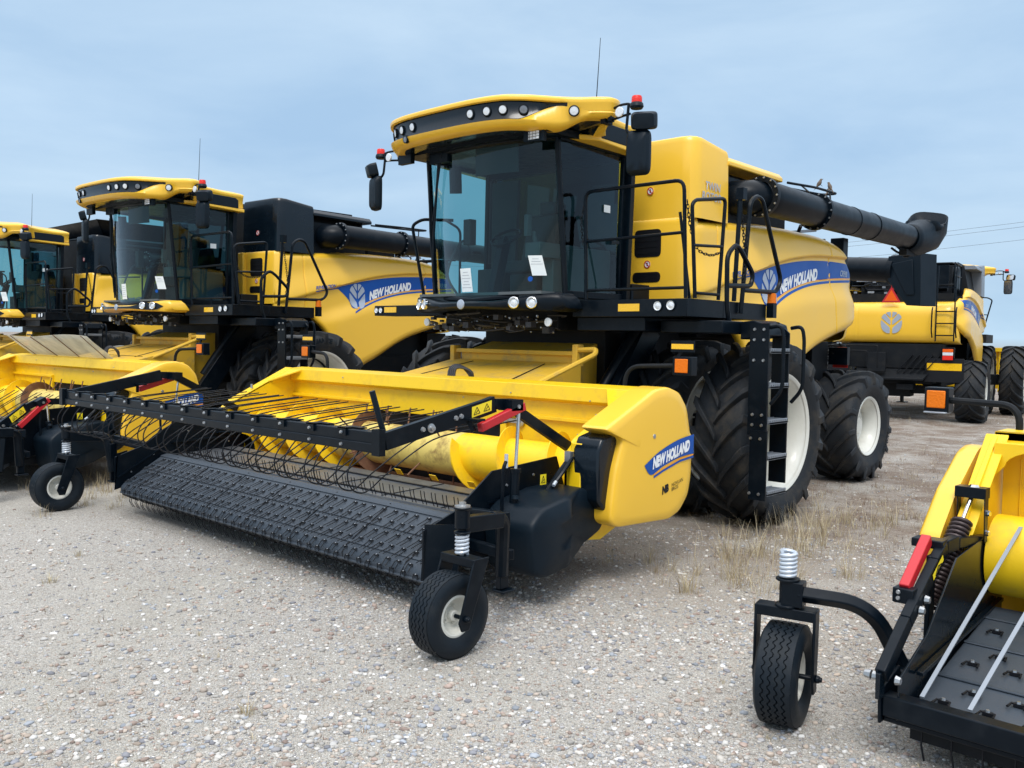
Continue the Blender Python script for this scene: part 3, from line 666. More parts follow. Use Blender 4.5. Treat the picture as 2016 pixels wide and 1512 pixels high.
def feeder(R):
    b=MB(); b.mi=0
    def wedge(x0,y0,z0,x1,y1,z1,h0,h1):
        b.add([(-x0,y0,z0),(x0,y0,z0),(x1,y1,z1),(-x1,y1,z1),(-x0,y0,z0-h0),(x0,y0,z0-h0),(x1,y1,z1-h1),(-x1,y1,z1-h1)],[(0,1,2,3),(7,6,5,4),(0,4,5,1),(1,5,6,2),(2,6,7,3),(3,7,4,0)])
    wedge(1.10,-2.42,1.47,1.0,-1.38,1.70,.75,.8)
    f=b.build('feeder_house','dustyellow',R,bevel=.008)
    c=MB(); 
    b=c; 
    c.add([(-.88,-1.38,1.78),(.88,-1.38,1.78),(.80,-.5,2.02),(-.80,-.5,2.02),(-.88,-1.38,.95),(.88,-1.38,.95),(.80,-.5,1.2),(-.80,-.5,1.2)],[(0,1,2,3),(7,6,5,4),(0,4,5,1),(1,5,6,2),(2,6,7,3),(3,7,4,0)])
    c.bar((-.95,-1.40,1.80),(.95,-1.40,1.80),.06,.05); c.box((-1.0,-1.46,1.66),(-.93,-1.34,1.86)); c.box((.93,-1.46,1.66),(1.0,-1.34,1.90))
    c.build('feeder_throat','dustyellow',f,bevel=.008)
    q=MB(); q.tube(fillet([(.98,-1.42,1.84),(1.26,-1.46,1.85),(1.28,-1.50,1.80),(1.02,-2.25,1.45),(1.0,-2.3,1.46)],.06),.028,8); q.build('grab_tube','dustyellow',f)
    s=MB(); s.bar((-.75,-2.3,1.503),(-.55,-1.5,1.68),.012,.006); s.bar((.75,-2.3,1.503),(.58,-1.5,1.68),.012,.006); s.bar((-.9,-2.25,1.512),(.9,-2.25,1.512),.012,.006); s.build('cover_joint','ink',f)
    for i in range(4): h=MB(); h.tube(ease([(.10+.03*i,-2.50,1.45),(.08+.03*i,-2.46,1.62),(.16+.03*i,-2.40,1.66-.01*i),(.26+.02*i,-2.36,1.58),(.30,-2.34,1.48)],5),.014,6); h.build('hydraulic_hose','wire',f)
def auger_tube(R,y1=6.0,yspout=True,rail=True):
    A=V((1.75,.1,3.72)); B=V((1.75,6.0,3.675)); r=.20
    b=MB(); b.mi=0; EL=ease([(1.12,.98,3.42),(1.18,.97,3.55),(1.36,.95,3.69),(1.62,1.02,3.712),(1.75,1.28,3.712)],5); b.tube(EL+[A+(B-A)*.4,B],[r*1.04]*len(EL)+[r*1.0,r*.94],32); b.box((1.2,.67,3.35),(1.45,1.1,3.95))
    o=b.build('unloading_tube','black',R,angle=40)
    def fl(t):
        p=A+(B-A)*t; d=(B-A).normalized(); q=MB(); q.mi=0; q.lathe([(r*.9,-.03),(r*1.22,-.03),(r*1.22,.0),(r*1.22,.03),(r*.9,.03)],p,d,32); q.mi=1
        for k in range(14):
            a=2*pi*k/14; q.bolt(p+V((cos(a)*r*1.13,-.03,sin(a)*r*1.13)),(0,-1,0),.014,.014)
        q.build('tube_flange',['black','steel'],o)
    fl(.165); fl(.42); 
    for t in (.60,.72): q=MB(); q.lathe([(r*.98,-.01),(r*1.015,-.01),(r*1.015,.01),(r*.98,.01)],A+(B-A)*t,(B-A).normalized(),32); q.build('tube_seam','black',o)
    # spout: a hooded rubber chute, open toward the outer side
    s=MB(); sec=[]
    def ring(c,w,h,yaw,n=24,e=.55):
        R_=Matrix.Rotation(yaw,4,'Z'); out=[]
        for k in range(n):
            t=2*pi*k/n; x=w/2*abs(cos(t))**e*(1 if cos(t)>0 else -1); z=h/2*abs(sin(t))**e*(1 if sin(t)>0 else -1)
            out.append(R_@V((x,0,z))+V(c))
        return out
    def nring(c,nn,w,h,n=24,e=.6):
        nn=V(nn).normalized(); side=(V((1,0,0))-nn*nn.x).normalized(); up=side.cross(nn)
        return [V(c)+side*(w/2*abs(cos(2*pi*k/n))**e*(1 if cos(2*pi*k/n)>0 else -1))+up*(h/2*abs(sin(2*pi*k/n))**e*(1 if sin(2*pi*k/n)>0 else -1)) for k in range(n)]
    L=[nring((1.75,5.85,3.66),(0,1,0),.42,.42,e=1),nring((1.75,6.0,3.66),(0,1,0),.46,.46,e=.9),nring((1.75,6.28,3.68),(.0,.98,.15),.50,.54,e=.8),nring((1.76,6.55,3.76),(.05,.80,.60),.54,.60,e=.7),nring((1.77,6.66,3.88),(.08,.30,.95),.58,.64),nring((1.79,6.62,3.99),(.20,-.55,.80),.60,.64)]
    L0=[ring((1.75,6.0,3.66),.40,.40,0,e=1),ring((1.75,6.25,3.66),.46,.46,0,e=.9),ring((1.72,6.6,3.70),.52,.56,-.15),ring((1.62,7.05,3.78),.60,.68,-.45),ring((1.52,7.35,3.84),.66,.76,-.7)]
    n=24; vs=[q for r_ in L for q in r_]; s.add(vs,[(i*n+k,i*n+(k+1)%n,i*n+n+(k+1)%n,i*n+n+k) for i in range(len(L)-1) for k in range(n)])
    s.build('discharge_spout','plastic',o,solid=.02,angle=50)
    c=MB(); c.tube(ease([(1.62,5.6,3.48),(1.66,5.8,3.42),(1.72,6.1,3.40),(1.78,6.35,3.44)],4),.02,6); c.box((1.68,5.75,3.38),(1.80,6.1,3.47)); c.lathe([(0,0),(.05,0),(.05,.04),(0,.04)],(1.7,6.0,3.4),(0,0,-1),12)
    c.build('light_bracket','dark',o)
    if rail:
        q=MB(); q.tube(fillet([(1.60,2.05,4.03),(1.72,2.6,4.03),(1.70,3.35,4.04),(1.50,3.30,4.04),(1.30,2.2,4.05)],.12),.017,7); q.tube([(1.66,2.3,4.03),(1.45,3.0,4.04)],.012,6); q.tube([(1.70,3.1,4.03),(1.74,3.05,3.85)],.012,6); q.build('tank_cover_rail','black',R)
    # cradle at the rear of the hood
    q=MB(); q.box((1.35,3.95,3.0),(1.55,4.12,3.50)); q.build('auger_cradle','black',R,bevel=.01)
def tank(R,col,letters=True,lid='yellow',yellowcab=True):
    lo='yellow'
    for sx in (1,-1):
        b=MB(); xo=sx*.55
        poly=[(.50,-.14),(1.40,-.14),(1.50,-.11),(1.555,-.04),(1.57,.06),(1.56,.66),(.50,.66)]
        def sec(z):
            k=(z-3.35)/.95; q=[]
            for x,y in poly: q.append((sx*(x-.02*k*(x>1.3)),y+(.02*k if y<0 else 0.0),z))
            return q
        zs=[3.36,3.8,4.22,4.27,4.29]; n=len(poly); L=[]
        for z in zs:
            r=sec(z)
            if z>4.25: r=[(x+(sx*.9-x)*(z-4.25)*.9,y+(.3-y)*(z-4.25)*.9,z-(.0)) for x,y,_ in r]
            if True: r=[(x,y,zz-max(0,(y-.05))*.12*(z>4.0)) for x,y,zz in r]
            L.append(r)
        b.add([q for r in L for q in r],[(i*n+k,i*n+(k+1)%n,i*n+n+(k+1)%n,i*n+n+k) for i in range(len(L)-1) for k in range(n)]+[tuple((len(L)-1)*n+k for k in range(n))])
        tp=b.build('tank_corner',col,R,bevel=.02,angle=35)
        if letters and sx>0:
            for i,(w,yy,zz) in enumerate((('TWIN',.10,3.70),('ROTOR',.03,3.58))):
                fn=lambda u,v,yy=yy,zz=zz:(1.572-.0*v,yy+u,zz+v); text(w,'tank_lettering','greydecal',tp,fn,size=.13,bold=.003,xs=.95,shear=0.1,cuts=0)
    b=MB(); b.box((-.5,-.10,2.5),(.5,.6,4.20)); b.prism([(-1.4,.66,3.3),(1.40,.66,3.3),(1.25,.66,4.15),(-1.25,.66,4.15)],(0,1.35,0)); b.box((-1.1,.1,4.2),(1.1,1.9,4.24)); b.build('grain_tank','dark' ,R,bevel=.01)
    b=MB(); b.prism([(1.02,.64,4.16),(1.50,.64,4.16),(1.56,.64,4.10),(1.56,.64,4.05),(1.02,.64,4.05)],(0,1.36,-.02)); b.build('tank_lid',lid,R,bevel=.012)
    b=MB(); b.prism([(-1.02,.64,4.16),(-1.50,.64,4.16),(-1.56,.64,4.10),(-1.56,.64,4.05),(-1.02,.64,4.05)],(0,1.36,-.02)); b.build('tank_lid',lid,R,bevel=.012)
    b=MB(); b.box((-1.0,.05,4.24),(1.0,.12,4.30)); b.box((-.9,.3,4.24),(.3,.9,4.33)); b.build('tank_flap','black',R,bevel=.02)
    # lower front panels with the two vents
    for sx in (1,-1):
        b=MB(); P=[(.50,-.17),(1.38,-.17),(1.48,-.15),(1.53,-.08),(1.53,.05),(.5,.05)]
        zs=(2.44,3.30,3.36,3.385); n=len(P); L=[]
        for z in zs:
            g={2.44:0,3.30:0,3.36:.02,3.385:.06}[z]; L.append([(sx*(x-g*(x>1.3)),y+g*(y<0),z) for x,y in P])
        b.add([q for r in L for q in r],[(i*n+k,i*n+(k+1)%n,i*n+n+(k+1)%n,i*n+n+k) for i in range(len(L)-1) for k in range(n)]+[tuple((len(L)-1)*n+k for k in range(n))])
        b.box((sx*.50,-.24,2.42),(sx*.66,-.15,3.36))
        fp=b.build('front_panel','yellow',R,bevel=.012)
        if sx>0:
            def rr(x0,x1,z0,z1,r):
                pts=[(x0,z0),(x1,z0),(x1,z1),(x0,z1)]; return [(p.x,p.z) for p in fillet([V((a,0,c)) for a,c in pts],r,5,True)]
            for (x0,x1,z0,z1,r,nm) in ((.80,1.17,2.93,3.25,.06,'vent'),(.78,1.17,2.635,2.755,.06,'vent')):
                q=MB(); q.plateY(-.176,-.168,rr(x0,x1,z0,z1,r)); v=q.build(nm,'ink',fp)
                q=MB()
                for i in range(4): q.bar((x0+.04,-.178,z0+(z1-z0)*(i+.6)/4.4),(x1-.04,-.178,z0+(z1-z0)*(i+.6)/4.4),.004,.012)
                q.build('vent_slat','dark',v)
            for x,z,yy in ((.985,3.70,-.145),(.985,2.845,-.173)):
                q=MB(); q.mi=0; q.lathe([(0,0),(.045,0),(.045,.002),(0,.002)],(x,yy,z),(0,-1,0),24); q.mi=1; q.lathe([(.034,.003),(.045,.003),(.045,.0035),(.034,.0035)],(x,yy,z),(0,-1,0),24); q.bar((x-.028,yy-.004,z+.028),(x+.028,yy-.004,z-.028),.002,.009); q.mi=2; q.box((x-.008,yy-.003,z-.02),(x+.008,yy-.0025,z+.02))
                q.build('warning_sign',['white','red','ink'],fp)
def rear(R,sign='CR8.90'):
    # wrap-around rear hood, engine deck, residue chute
    prof=[(3.9,3.05),(4.25,3.06),(4.42,3.0),(4.52,2.88),(4.56,2.70),(4.56,2.30),(4.52,2.12),(4.42,2.02),(4.1,1.98)]
    PP=[(p.x,p.y) for p in ease([(a,b,0) for a,b in prof],4)]
    b=MB(); nx=30
    def fn(u,v):
        x=-1.50+3.0*u; i=v*(len(PP)-1); k=int(min(i,len(PP)-2)); t=i-k; y=PP[k][0]*(1-t)+PP[k+1][0]*t; z=PP[k][1]*(1-t)+PP[k+1][1]*t
        e=max(0,(abs(x)-1.15)/.35); y-=.30*(1-math.sqrt(max(0,1-e*e)))*(1 if y>4 else .3); y-= .008*math.exp(-((abs(x)-.92)/.012)**2)
        return (x,y,z)
    xs=None
    b.grid(fn,nx*4,len(PP)-1); h=b.build('rear_hood','yellow',R,angle=50,solid=.01)
    q=MB()
    for p in petals():
        n=len(p); f=lambda w:(-w[0]*.52+.08,4.575,2.52+w[1]*.56); c=(sum(w[0] for w in p)/n,sum(w[1] for w in p)/n)
        q.add([f(w) for w in p],tess(p))
    q.build('leaf_emblem','silver',h,smooth=False,fixn=False)
    b=MB(); b.box((-1.3,2.1,2.9),(1.3,4.15,3.28)); b.box((-1.15,2.2,3.28),(-.2,3.4,4.0)); b.box((-.2,2.3,3.28),(1.1,3.0,3.9)); b.box((.2,3.2,3.28),(1.0,3.9,3.5)); b.box((-.9,3.4,3.28),(.0,4.0,3.45))
    b.tube([(-1.1,3.75,3.52),(.1,3.75,3.52)],.17,20); b.tube([(.3,3.5,3.5),(.3,3.5,3.85)],.10,16); b.tube([(.75,3.4,3.3),(.75,3.4,3.75)],.06,12); b.tube([(-.3,3.8,3.4),(.9,3.95,3.4)],.03,8)
    r=random.Random(5)
    for k in range(26):
        p=V((r.uniform(-.8,1.1),r.uniform(3.3,4.1),r.uniform(3.25,3.5))); pts=[p]
        for j in range(3): p=p+V((r.uniform(-.2,.2),r.uniform(-.15,.15),r.uniform(-.05,.14))); pts.append(p)
        b.tube(ease(pts,3),r.choice((.01,.018,.03)),6)
    st=MB()
    for k in range(16):
        p=V((r.uniform(-.9,1.2),r.uniform(3.95,4.15),r.uniform(3.28,3.6))); 
        if k%2: st.tube([p,p+V((r.uniform(-.12,.12),0,r.uniform(.02,.14)))],.012,6)
        else: st.box((p.x-.04,p.y,p.z-.02),(p.x+.04,p.y+.02,p.z+.03))
    st.box((.25,3.98,3.62),(1.1,4.02,3.66)); b.merge(st,1)
    e=b.build('engine_bay',['dark','galv'],R,bevel=.01)
    q=MB(); q.lathe([(0,0),(.40,0),(.44,.01),(.45,.05),(.43,.08),(.30,.10),(.05,.10),(0,.10)],(-1.16,2.85,3.60),(-1,0,0),40); q.build('rotary_screen','black',e)
    q=MB(); q.box((-1.15,3.95,3.44),(-.1,3.96,4.02)); q.tube(fillet([(-1.3,4.1,3.1),(-1.3,4.1,4.05),(-.2,4.1,4.05),(-.2,4.1,3.1)],.08),.02,7); q.tube([(-1.3,4.1,3.5),(1.2,4.1,3.5)],.018,7); q.tube(fillet([(-1.3,4.1,4.05),(-1.3,2.9,4.05),(-1.3,2.9,3.2)],.08),.02,7); q.tube([(-1.3,4.1,3.75),(-1.3,2.9,3.75)],.014,7); q.build('engine_deck_rail','black',R)
    # rear ladder, on the right
    q=MB()
    for x in (-1.40,-.98): q.tube([(x,4.62,2.05),(x,4.62,3.1),(x,4.45,3.95)],.018,7)
    for z in (2.2,2.5,2.8,3.1,3.4): q.bar((-1.40,4.62 if z<3.2 else 4.55,z),(-.98,4.62 if z<3.2 else 4.55,z),.02,.03)
    for x in (-1.45,-.90): q.tube(fillet([(x,4.66,2.9),(x,4.75,2.8),(x,4.75,2.3),(x,4.6,2.15)],.06),.018,7)
    q.build('rear_ladder','black',R)
    # lower rear: dark residue spreader housing, tool box, lamps
    q=MB(); q.box((-1.15,3.9,1.35),(1.15,4.45,1.98)); q.prism([(-.9,4.40,1.30),(.95,4.40,1.30),(.8,4.75,1.05),(-.75,4.75,1.05)],(0,0,.05)); q.box((-.9,3.6,.95),(.95,4.4,1.35)); q.box((-.5,4.2,.8),(-.1,4.6,.95))
    q.tube(fillet([(1.3,4.5,1.95),(1.3,4.75,1.92),(.35,4.75,1.92),(.35,4.75,1.35)],.06),.02,7); q.tube(fillet([(1.2,4.5,1.80),(1.2,4.72,1.78),(.62,4.72,1.78),(.62,4.72,1.35),(.2,4.72,1.35)],.06),.02,7); q.box((.15,4.66,1.25),(.60,4.76,1.75))
    for k in range(5): q.bar((-.1-.16*k,4.62,1.25),(-.45-.16*k,4.47,1.7),.015,.07,(0,1,0))
    q.build('straw_chopper','dark',R,bevel=.012)
    for sx in (-1,1):
        q=MB(); q.box((sx*.75,4.50,1.02),(sx*1.65,4.53,1.62)) if sx<0 else q.box((sx*1.1,4.50,1.12),(sx*1.65,4.53,1.55)); pl=q.build('rear_lamp_plate','ink',R,bevel=.004)
        q=MB(); q.box((sx*.80,4.531,1.32),(sx*1.60,4.536,1.50)); q.build('rear_reflector','reflY',pl) if sx<0 else None
        x0=sx*1.28; q=MB(); q.mi=0; q.box((x0-.15,4.507,1.63),(x0+.15,4.60,1.90)); q.mi=1; q.box((x0-.12,4.601,1.78),(x0+.12,4.612,1.86)); q.mi=2; q.box((x0-.12,4.601,1.70),(x0+.12,4.612,1.775)); q.mi=3; q.box((x0-.12,4.601,1.585),(x0+.12,4.612,1.695)); q.build('tail_lamp',['black','orangelens','lens','redlens'],R,bevel=.006)
    q=MB(); q.mi=0; T=lambda s,y:[(.10+s*cos(a),y,3.17+s*sin(a)) for a in (pi/2,pi/2+2*pi/3,pi/2+4*pi/3)]
    q.prism(T(.27,4.60),(0,.004,0)); q.mi=1; q.prism(T(.19,4.606),(0,.004,0)); q.build('slow_vehicle_sign',['red','orangelens'],R)
    q=MB(); q.mi=0; q.lathe([(0,0),(.06,0),(.05,.04)],(.10,4.4,3.42),(0,0,1),16); q.mi=1; q.lathe([(.05,.04),(.05,.12),(0,.13)],(.10,4.4,3.42),(0,0,1),16); q.tube([(.1,4.4,3.1),(.1,4.4,3.42)],.015,6); q.build('rear_beacon',['black','redlens'],R)
PROTO={}
def combine(name,loc,rz,label,tankcol='yellow',fascia_paint='black',inner=False,letters=True,model='CR9.90',offside=True,group='combine harvesters parked in the yard'):
    OFF[0]=offside; R=empty(name,loc,rz,label,'combine harvester',group)
    roof(R); cab(R,0); fascia(R,fascia_paint,inner)
    for sx in (1,-1): mirror_set(R,sx)
    q=MB(); q.tube([(1.12,-1.38,4.30),(1.16,-1.37,5.12)],[.006,.003],5); q.lathe([(0,0),(.03,0),(.02,.04),(0,.04)],(1.12,-1.38,4.28),(0,0,1),10); q.build('whip_antenna','dark',R)
    rails(R); deck(R); ladder(R); chassis(R); feeder(R); auger_tube(R); tank(R,tankcol,letters,lid=tankcol); rear(R)
    for sx in (1,-1):
        p=body_panel(R,sx); side_decal(R,sx,p,model)
        q=MB(); q.box((sx*.9,-.1,2.3),(sx*1.5,4.1,3.2)); q.build('engine_side','dark',R)
    # drive wheels (duals) and steering wheels
    for x in (2.40,1.575):
        for sx in (1,-1):
            e,p=wheel(R,sx*x,0,.985,.61,.615,18,.060,.070,-.16 if x>2 else .05,PROTO.get(x),sx); PROTO.setdefault(x,p)
            if x>2 and sx>0:
                fn=lambda u,v:(.307,-(.80+v)*cos(pi/2+.42-u/.8),(.80+v)*sin(pi/2+.42-u/.8)) ; fn=lambda u,v:(.308,(.79+v)*sin(-.42+u/.8),(.79+v)*cos(-.42+u/.8)); text('ALLIANCE','tyre_lettering','plastic',e,fn,size=.11,bold=.004,cuts=1)
    for sx in (1,-1):
        e,p=wheel(R,sx*1.78,3.80,.79,.69,.39,15,.048,.062,.05,PROTO.get('r'),sx,'steering_wheel_rear' if 0 else 'rear_wheel'); PROTO.setdefault('r',p)
        if 0: pass
        if sx>0:
            for w,a0 in (('750/65',-.15),('R 26',-1.15)):
                fn=lambda u,v,a0=a0:(.352,-(.56+v)*cos(pi-a0+u/.6),(.56+v)*sin(pi-a0+u/.6)); text(w,'size_lettering','plastic',e,fn,size=.13,bold=.004,cuts=1)
    q=MB(); q.bar((1.5,-1.42,.9),(1.5,-1.30,.9),.01,.01); 
    return R

# ---------------------------------------------------------------- pickup header (same axes as the combine it hangs on)
def warn(parent,p,ux,uy,w,h,n=2,name='warning_sticker'):
    # yellow safety sticker with little black marks; ux,uy unit vectors in its plane
    p=V(p);ux=V(ux).normalized();uy=V(uy).normalized(); nn=ux.cross(uy).normalized()
    q=MB(); q.mi=0; P=lambda a,b,o:p+ux*a*w+uy*b*h+nn*o
    q.add([P(a,b,.002) for a,b in ((0,0),(1,0),(1,1),(0,1))],[(0,1,2,3)]); q.mi=1
    for i in range(n):
        x=(i+.18)/n; s=.62/n
        for (a,b),(c,d) in (((0,.2),(.5,.85)),((.5,.85),(1,.2)),((0,.2),(1,.2)),((.3,.3),(.7,.55))):
            A=P(x+a*s,b,.004); B=P(x+c*s,d,.004); q.bar(A,B,.004,.001,nn)
    return q.build(name,['sticker','ink'],parent,smooth=False)
def flighting(m,x0,x1,ya,za,r0,r1,turns,sgn,th=.012,n=28):
    N=int(abs(turns)*n); vs=[];fs=[]
    for i in range(N+1):
        t=i/N; x=x0+(x1-x0)*t; a=sgn*2*pi*turns*t
        for dx in (-th/2,th/2):
            for r in (r0,r1): vs.append((x+dx,ya+r*cos(a),za+r*sin(a)))
    for i in range(N):
        a=i*4;b=a+4
        fs+=[(a,a+1,b+1,b),(a+2,b+2,b+3,a+3),(a+1,a+3,b+3,b+1)]
    m.add(vs,fs)
def end_cover(R,sx,text_on=True):
    # moulded yellow shield at the end of the header, outer face at x=sx*3.0
    pts=[(-3.56,1.275),(-3.30,1.39),(-2.90,1.56),(-2.72,1.58),(-2.55,1.53),(-2.43,1.40),(-2.37,1.18),(-2.335,1.15),(-2.34,.80),(-2.38,.64),(-2.50,.52),(-2.66,.47),(-3.38,.50),(-3.47,.55),(-3.47,.68),(-3.42,.95),(-3.33,1.19)]
    yz=[(p.y,p.z) for p in fillet([V((0,a,b)) for a,b in pts],.05,4,True)]
    cy=sum(a for a,b in yz)/len(yz); cz=sum(b for a,b in yz)/len(yz); n=len(yz)
    def ring(s,x): return [(sx*x,cy+(a-cy)*s,cz+(b-cz)*s) for a,b in yz]
    L=[ring(1.0,2.76),ring(1.0,2.968),ring(.997,2.985),ring(.988,3.0),ring(.970,3.008),ring(.85,3.014),ring(.5,3.02)]
    b=MB(); b.add([q for r in L for q in r],[(i*n+k,i*n+(k+1)%n,i*n+n+(k+1)%n,i*n+n+k) for i in range(len(L)-1) for k in range(n)]+[tuple((len(L)-1)*n+k for k in range(n))])
    c=b.build('end_cover','yellow',R,angle=50)
    # lower corner, set back behind the recess line
    q=MB(); q.plateX(sx*2.66,sx*2.78,[(-3.60,.40),(-3.30,.36),(-2.9,.50),(-2.9,1.2),(-3.55,1.15)]); q.build('inner_shield','hyellow',c,bevel=.01)
    q=MB(); q.lathe([(0,0),(.022,0),(.018,.012),(0,.014)],(sx*3.012,-2.93,1.185),(sx,0,0),12); q.build('cover_latch','steel',c)
    lo=smoothtab([(-3.06,.955),(-2.97,.875),(-2.80,.93),(-2.55,.985),(-2.345,1.00)],5); hi=smoothtab([(-3.06,.96),(-2.86,1.055),(-2.60,1.13),(-2.345,1.165)],5)
    def bnd(lo,hi,nm,mt,x):
        q=MB(); y0,y1=lo[0][0],lo[-1][0]
        q.grid(lambda u,v:(sx*x,y0+(y1-y0)*u,lerp(lo,y0+(y1-y0)*u)+(lerp(hi,y0+(y1-y0)*u)-lerp(lo,y0+(y1-y0)*u))*v),36,1); q.build(nm,mt,c)
    bnd(lo,hi,'blue_decal','blue',3.024); 
    s=[(-2.93,.845),(-2.80,.885),(-2.55,.945),(-2.345,.965)]; bnd(s,[(a,b+.018) for a,b in s],'blue_stripe','blue',3.024); bnd([(a,b+.021) for a,b in s],[(a,b+.032) for a,b in s],'orange_stripe','orange',3.023)
    def fn(u,v):
        y=(-2.955+u) if sx>0 else (-2.40-u); z=.925+(y+2.96)*.21+v; return (sx*3.029,y,z)
    text('NEW HOLLAND','lettering','white',c,fn,size=.118,bold=.008,xs=.62,shear=.16,cuts=0)
    if text_on:
        f2=lambda u,v:(sx*3.022,-2.80+u,.70+v+u*.2); text('NB','dealer_mark','ink',c,f2,size=.085,bold=.006,xs=.8,cuts=0)
        f3=lambda u,v:(sx*3.022,-2.665+u,.745+v+u*.2); text('NOVLAN','dealer_name','ink',c,f3,size=.044,xs=.95,cuts=0)
        f4=lambda u,v:(sx*3.022,-2.665+u,.708+v+u*.2); text('BROS','dealer_name','ink',c,f4,size=.044,xs=.95,cuts=0)
    q=MB(); q.plateX(sx*2.70,sx*2.95,[(-3.56,.72),(-3.57,1.10),(-3.52,1.20),(-3.25,1.26),(-3.22,.66),(-3.45,.62)]); q.build('chain_guard','blackgloss',R,bevel=.02)
    return c
def tine_row(m,y,z,dy,dz,n,x0,x1,L=.085):
    pass
def pickup_belts(R,X=2.45,yf=-4.86,zf=.30,yr=-4.36,zr=.62,yt=-3.50,zt=.64,seed=1):
    """front pickup belt and rear transfer belt; tines are wire pairs moulded into the belt"""
    rr=.075; d=V((0,yr-yf,zr-zf)).normalized(); nn=V((0,-d.z,d.y))
    pf=V((0,yf+.05,zf-.02)); pr=V((0,yr,zr-rr))
    prof=[]
    for k in range(9): a=pi+pi*.0; 
    # outline in the YZ plane: top run, rear nose, bottom run, front nose
    def nose(c,a0,a1,r,n=7): return [(c.y+r*cos(a0+(a1-a0)*i/n),c.z+r*sin(a0+(a1-a0)*i/n)) for i in range(n+1)]
    ang=math.atan2(nn.z,nn.y)
    cf=V((0,yf+.06,zf-.045+.02)); cr=V((0,yr,zr-rr))
    prof=nose(cf,ang+pi,ang,rr)+nose(cr,ang,ang-pi,rr)
    b=MB(); n=len(prof)
    b.prism([(-X,a,c) for a,c in prof],(2*X,0,0))
    # raised battens and belt joints
    top=lambda t,o=0:V((0,prof[7][0],prof[7][1]))*(1-t)+V((0,prof[8][0],prof[8][1]))*t+nn*o
    def pt(t,o):   # t along the belt surface: <0 goes round the front nose
        if t>=0: return top(t,o)
        a=ang+(-t)*3.2; return V((0,cf.y+(rr+o)*cos(a),cf.z+(rr+o)*sin(a)))
    for t in (-.42,.10,.53,.95): 
        for g in ((-.012,.012),):
            p=pt(t,.004); q=pt(t+.02,.004); b.bar((-X,p.y,p.z),(X,p.y,p.z),.022,.010,nn)
    r=random.Random(seed); w=MB(); w.mi=0
    rows=(-.58,-.30,-.05,.20,.42,.64,.86)
    st=MB()
    for ri,t in enumerate(rows):
        x=-X+.09+(.0 if ri%2 else .065)
        while x<X-.06:
            p=pt(t,.004); q=pt(t-.05,.010); e=pt(t-.21,.022)
            j=r.uniform(-.012,.012); x0_=x; x+=r.uniform(-.012,.012); e=e+nn*r.uniform(-.006,.012)
            w.box((x-.018,p.y-.010,p.z-.0),(x+.018,p.y+.010,p.z+.007)); 
            for s in (-.022,.022):
                w.tube([(x+s,p.y,p.z+.004),(x+s+j,q.y,q.z),(x+s-.006+j,e.y,e.z)],.0034,5)
            w.tube([(x-.022,p.y,p.z+.006),(x+.022,p.y,p.z+.006)],.0038,4)
            w.tube([(x+.022,q.y,q.z),(x+.04,q.y-.0,q.z+.002)],.0035,4)
            st.bolt(p+V((x,0,.006)),nn,.0065,.004)
            x=x0_+.131
    # trailing tines hanging below the front nose
    x=-X+.1
    while x<X-.05:
        p=pt(-.78,.0)
        for s in (-.02,.02):
            w.tube([(x+s,p.y,p.z+.01),(x+s+.004,p.y-.012,p.z-.05),(x+s+.012,p.y+.02,p.z-.11)],.0036,5)
        x+=.131
    b.merge(w,1); b.merge(st,2)
    # diagonal joints
    q=MB()
    for k in range(7):
        x=-X+.35+k*.72
        q.bar(V((x,0,0))+pt(0,.005),V((x+.0,0,0))+pt(1,.005),.010,.004,nn)
        q.tube([V((x-.0,0,0))+pt(-.5,.004),V((x,0,0))+pt(-.25,.004),V((x,0,0))+pt(0,.004)],.005,4)
    b.merge(q,1); belt=b.build('pickup_belt',['belt','ink','steel'],R,angle=50)
    # transfer belt
    b=MB(); b.prism([(-X,yr+.10,zr-.10),(-X,yr+.13,zr-.015),(-X,yt-.04,zt+.0),(-X,yt,zt-.03),(-X,yt,zt-.12),(-X,yr+.12,zr-.17)],(2*X,0,0)); tb=b.build('transfer_belt','belt2',R,angle=40)
    q=MB(); 
    sl=(zt-(zr-.015))/((yt-.04)-(yr+.13))
    for yy in (yr+.22,yr+.62): q.box((-X,yy-.012,zr-.015+(yy-yr-.13)*sl-.002),(X,yy+.012,zr-.015+(yy-yr-.13)*sl+.012))
    for k in range(6): q.bar((-X+.6+.75*k,yr+.14,zr-.012),(-X+.6+.75*k+.05,yt-.05,zt+.003),.008,.006)
    x=-X+.1
    while x<X-.04:
        for s in (-.022,.022): q.tube([(x+s,yr+.14,zr-.01),(x+s-.004,yr+.12,zr+.05),(x+s+.008,yr+.10,zr+.105)],.0038,5)
        x+=.131
    q.build('belt_battens','ink',tb)
    return belt
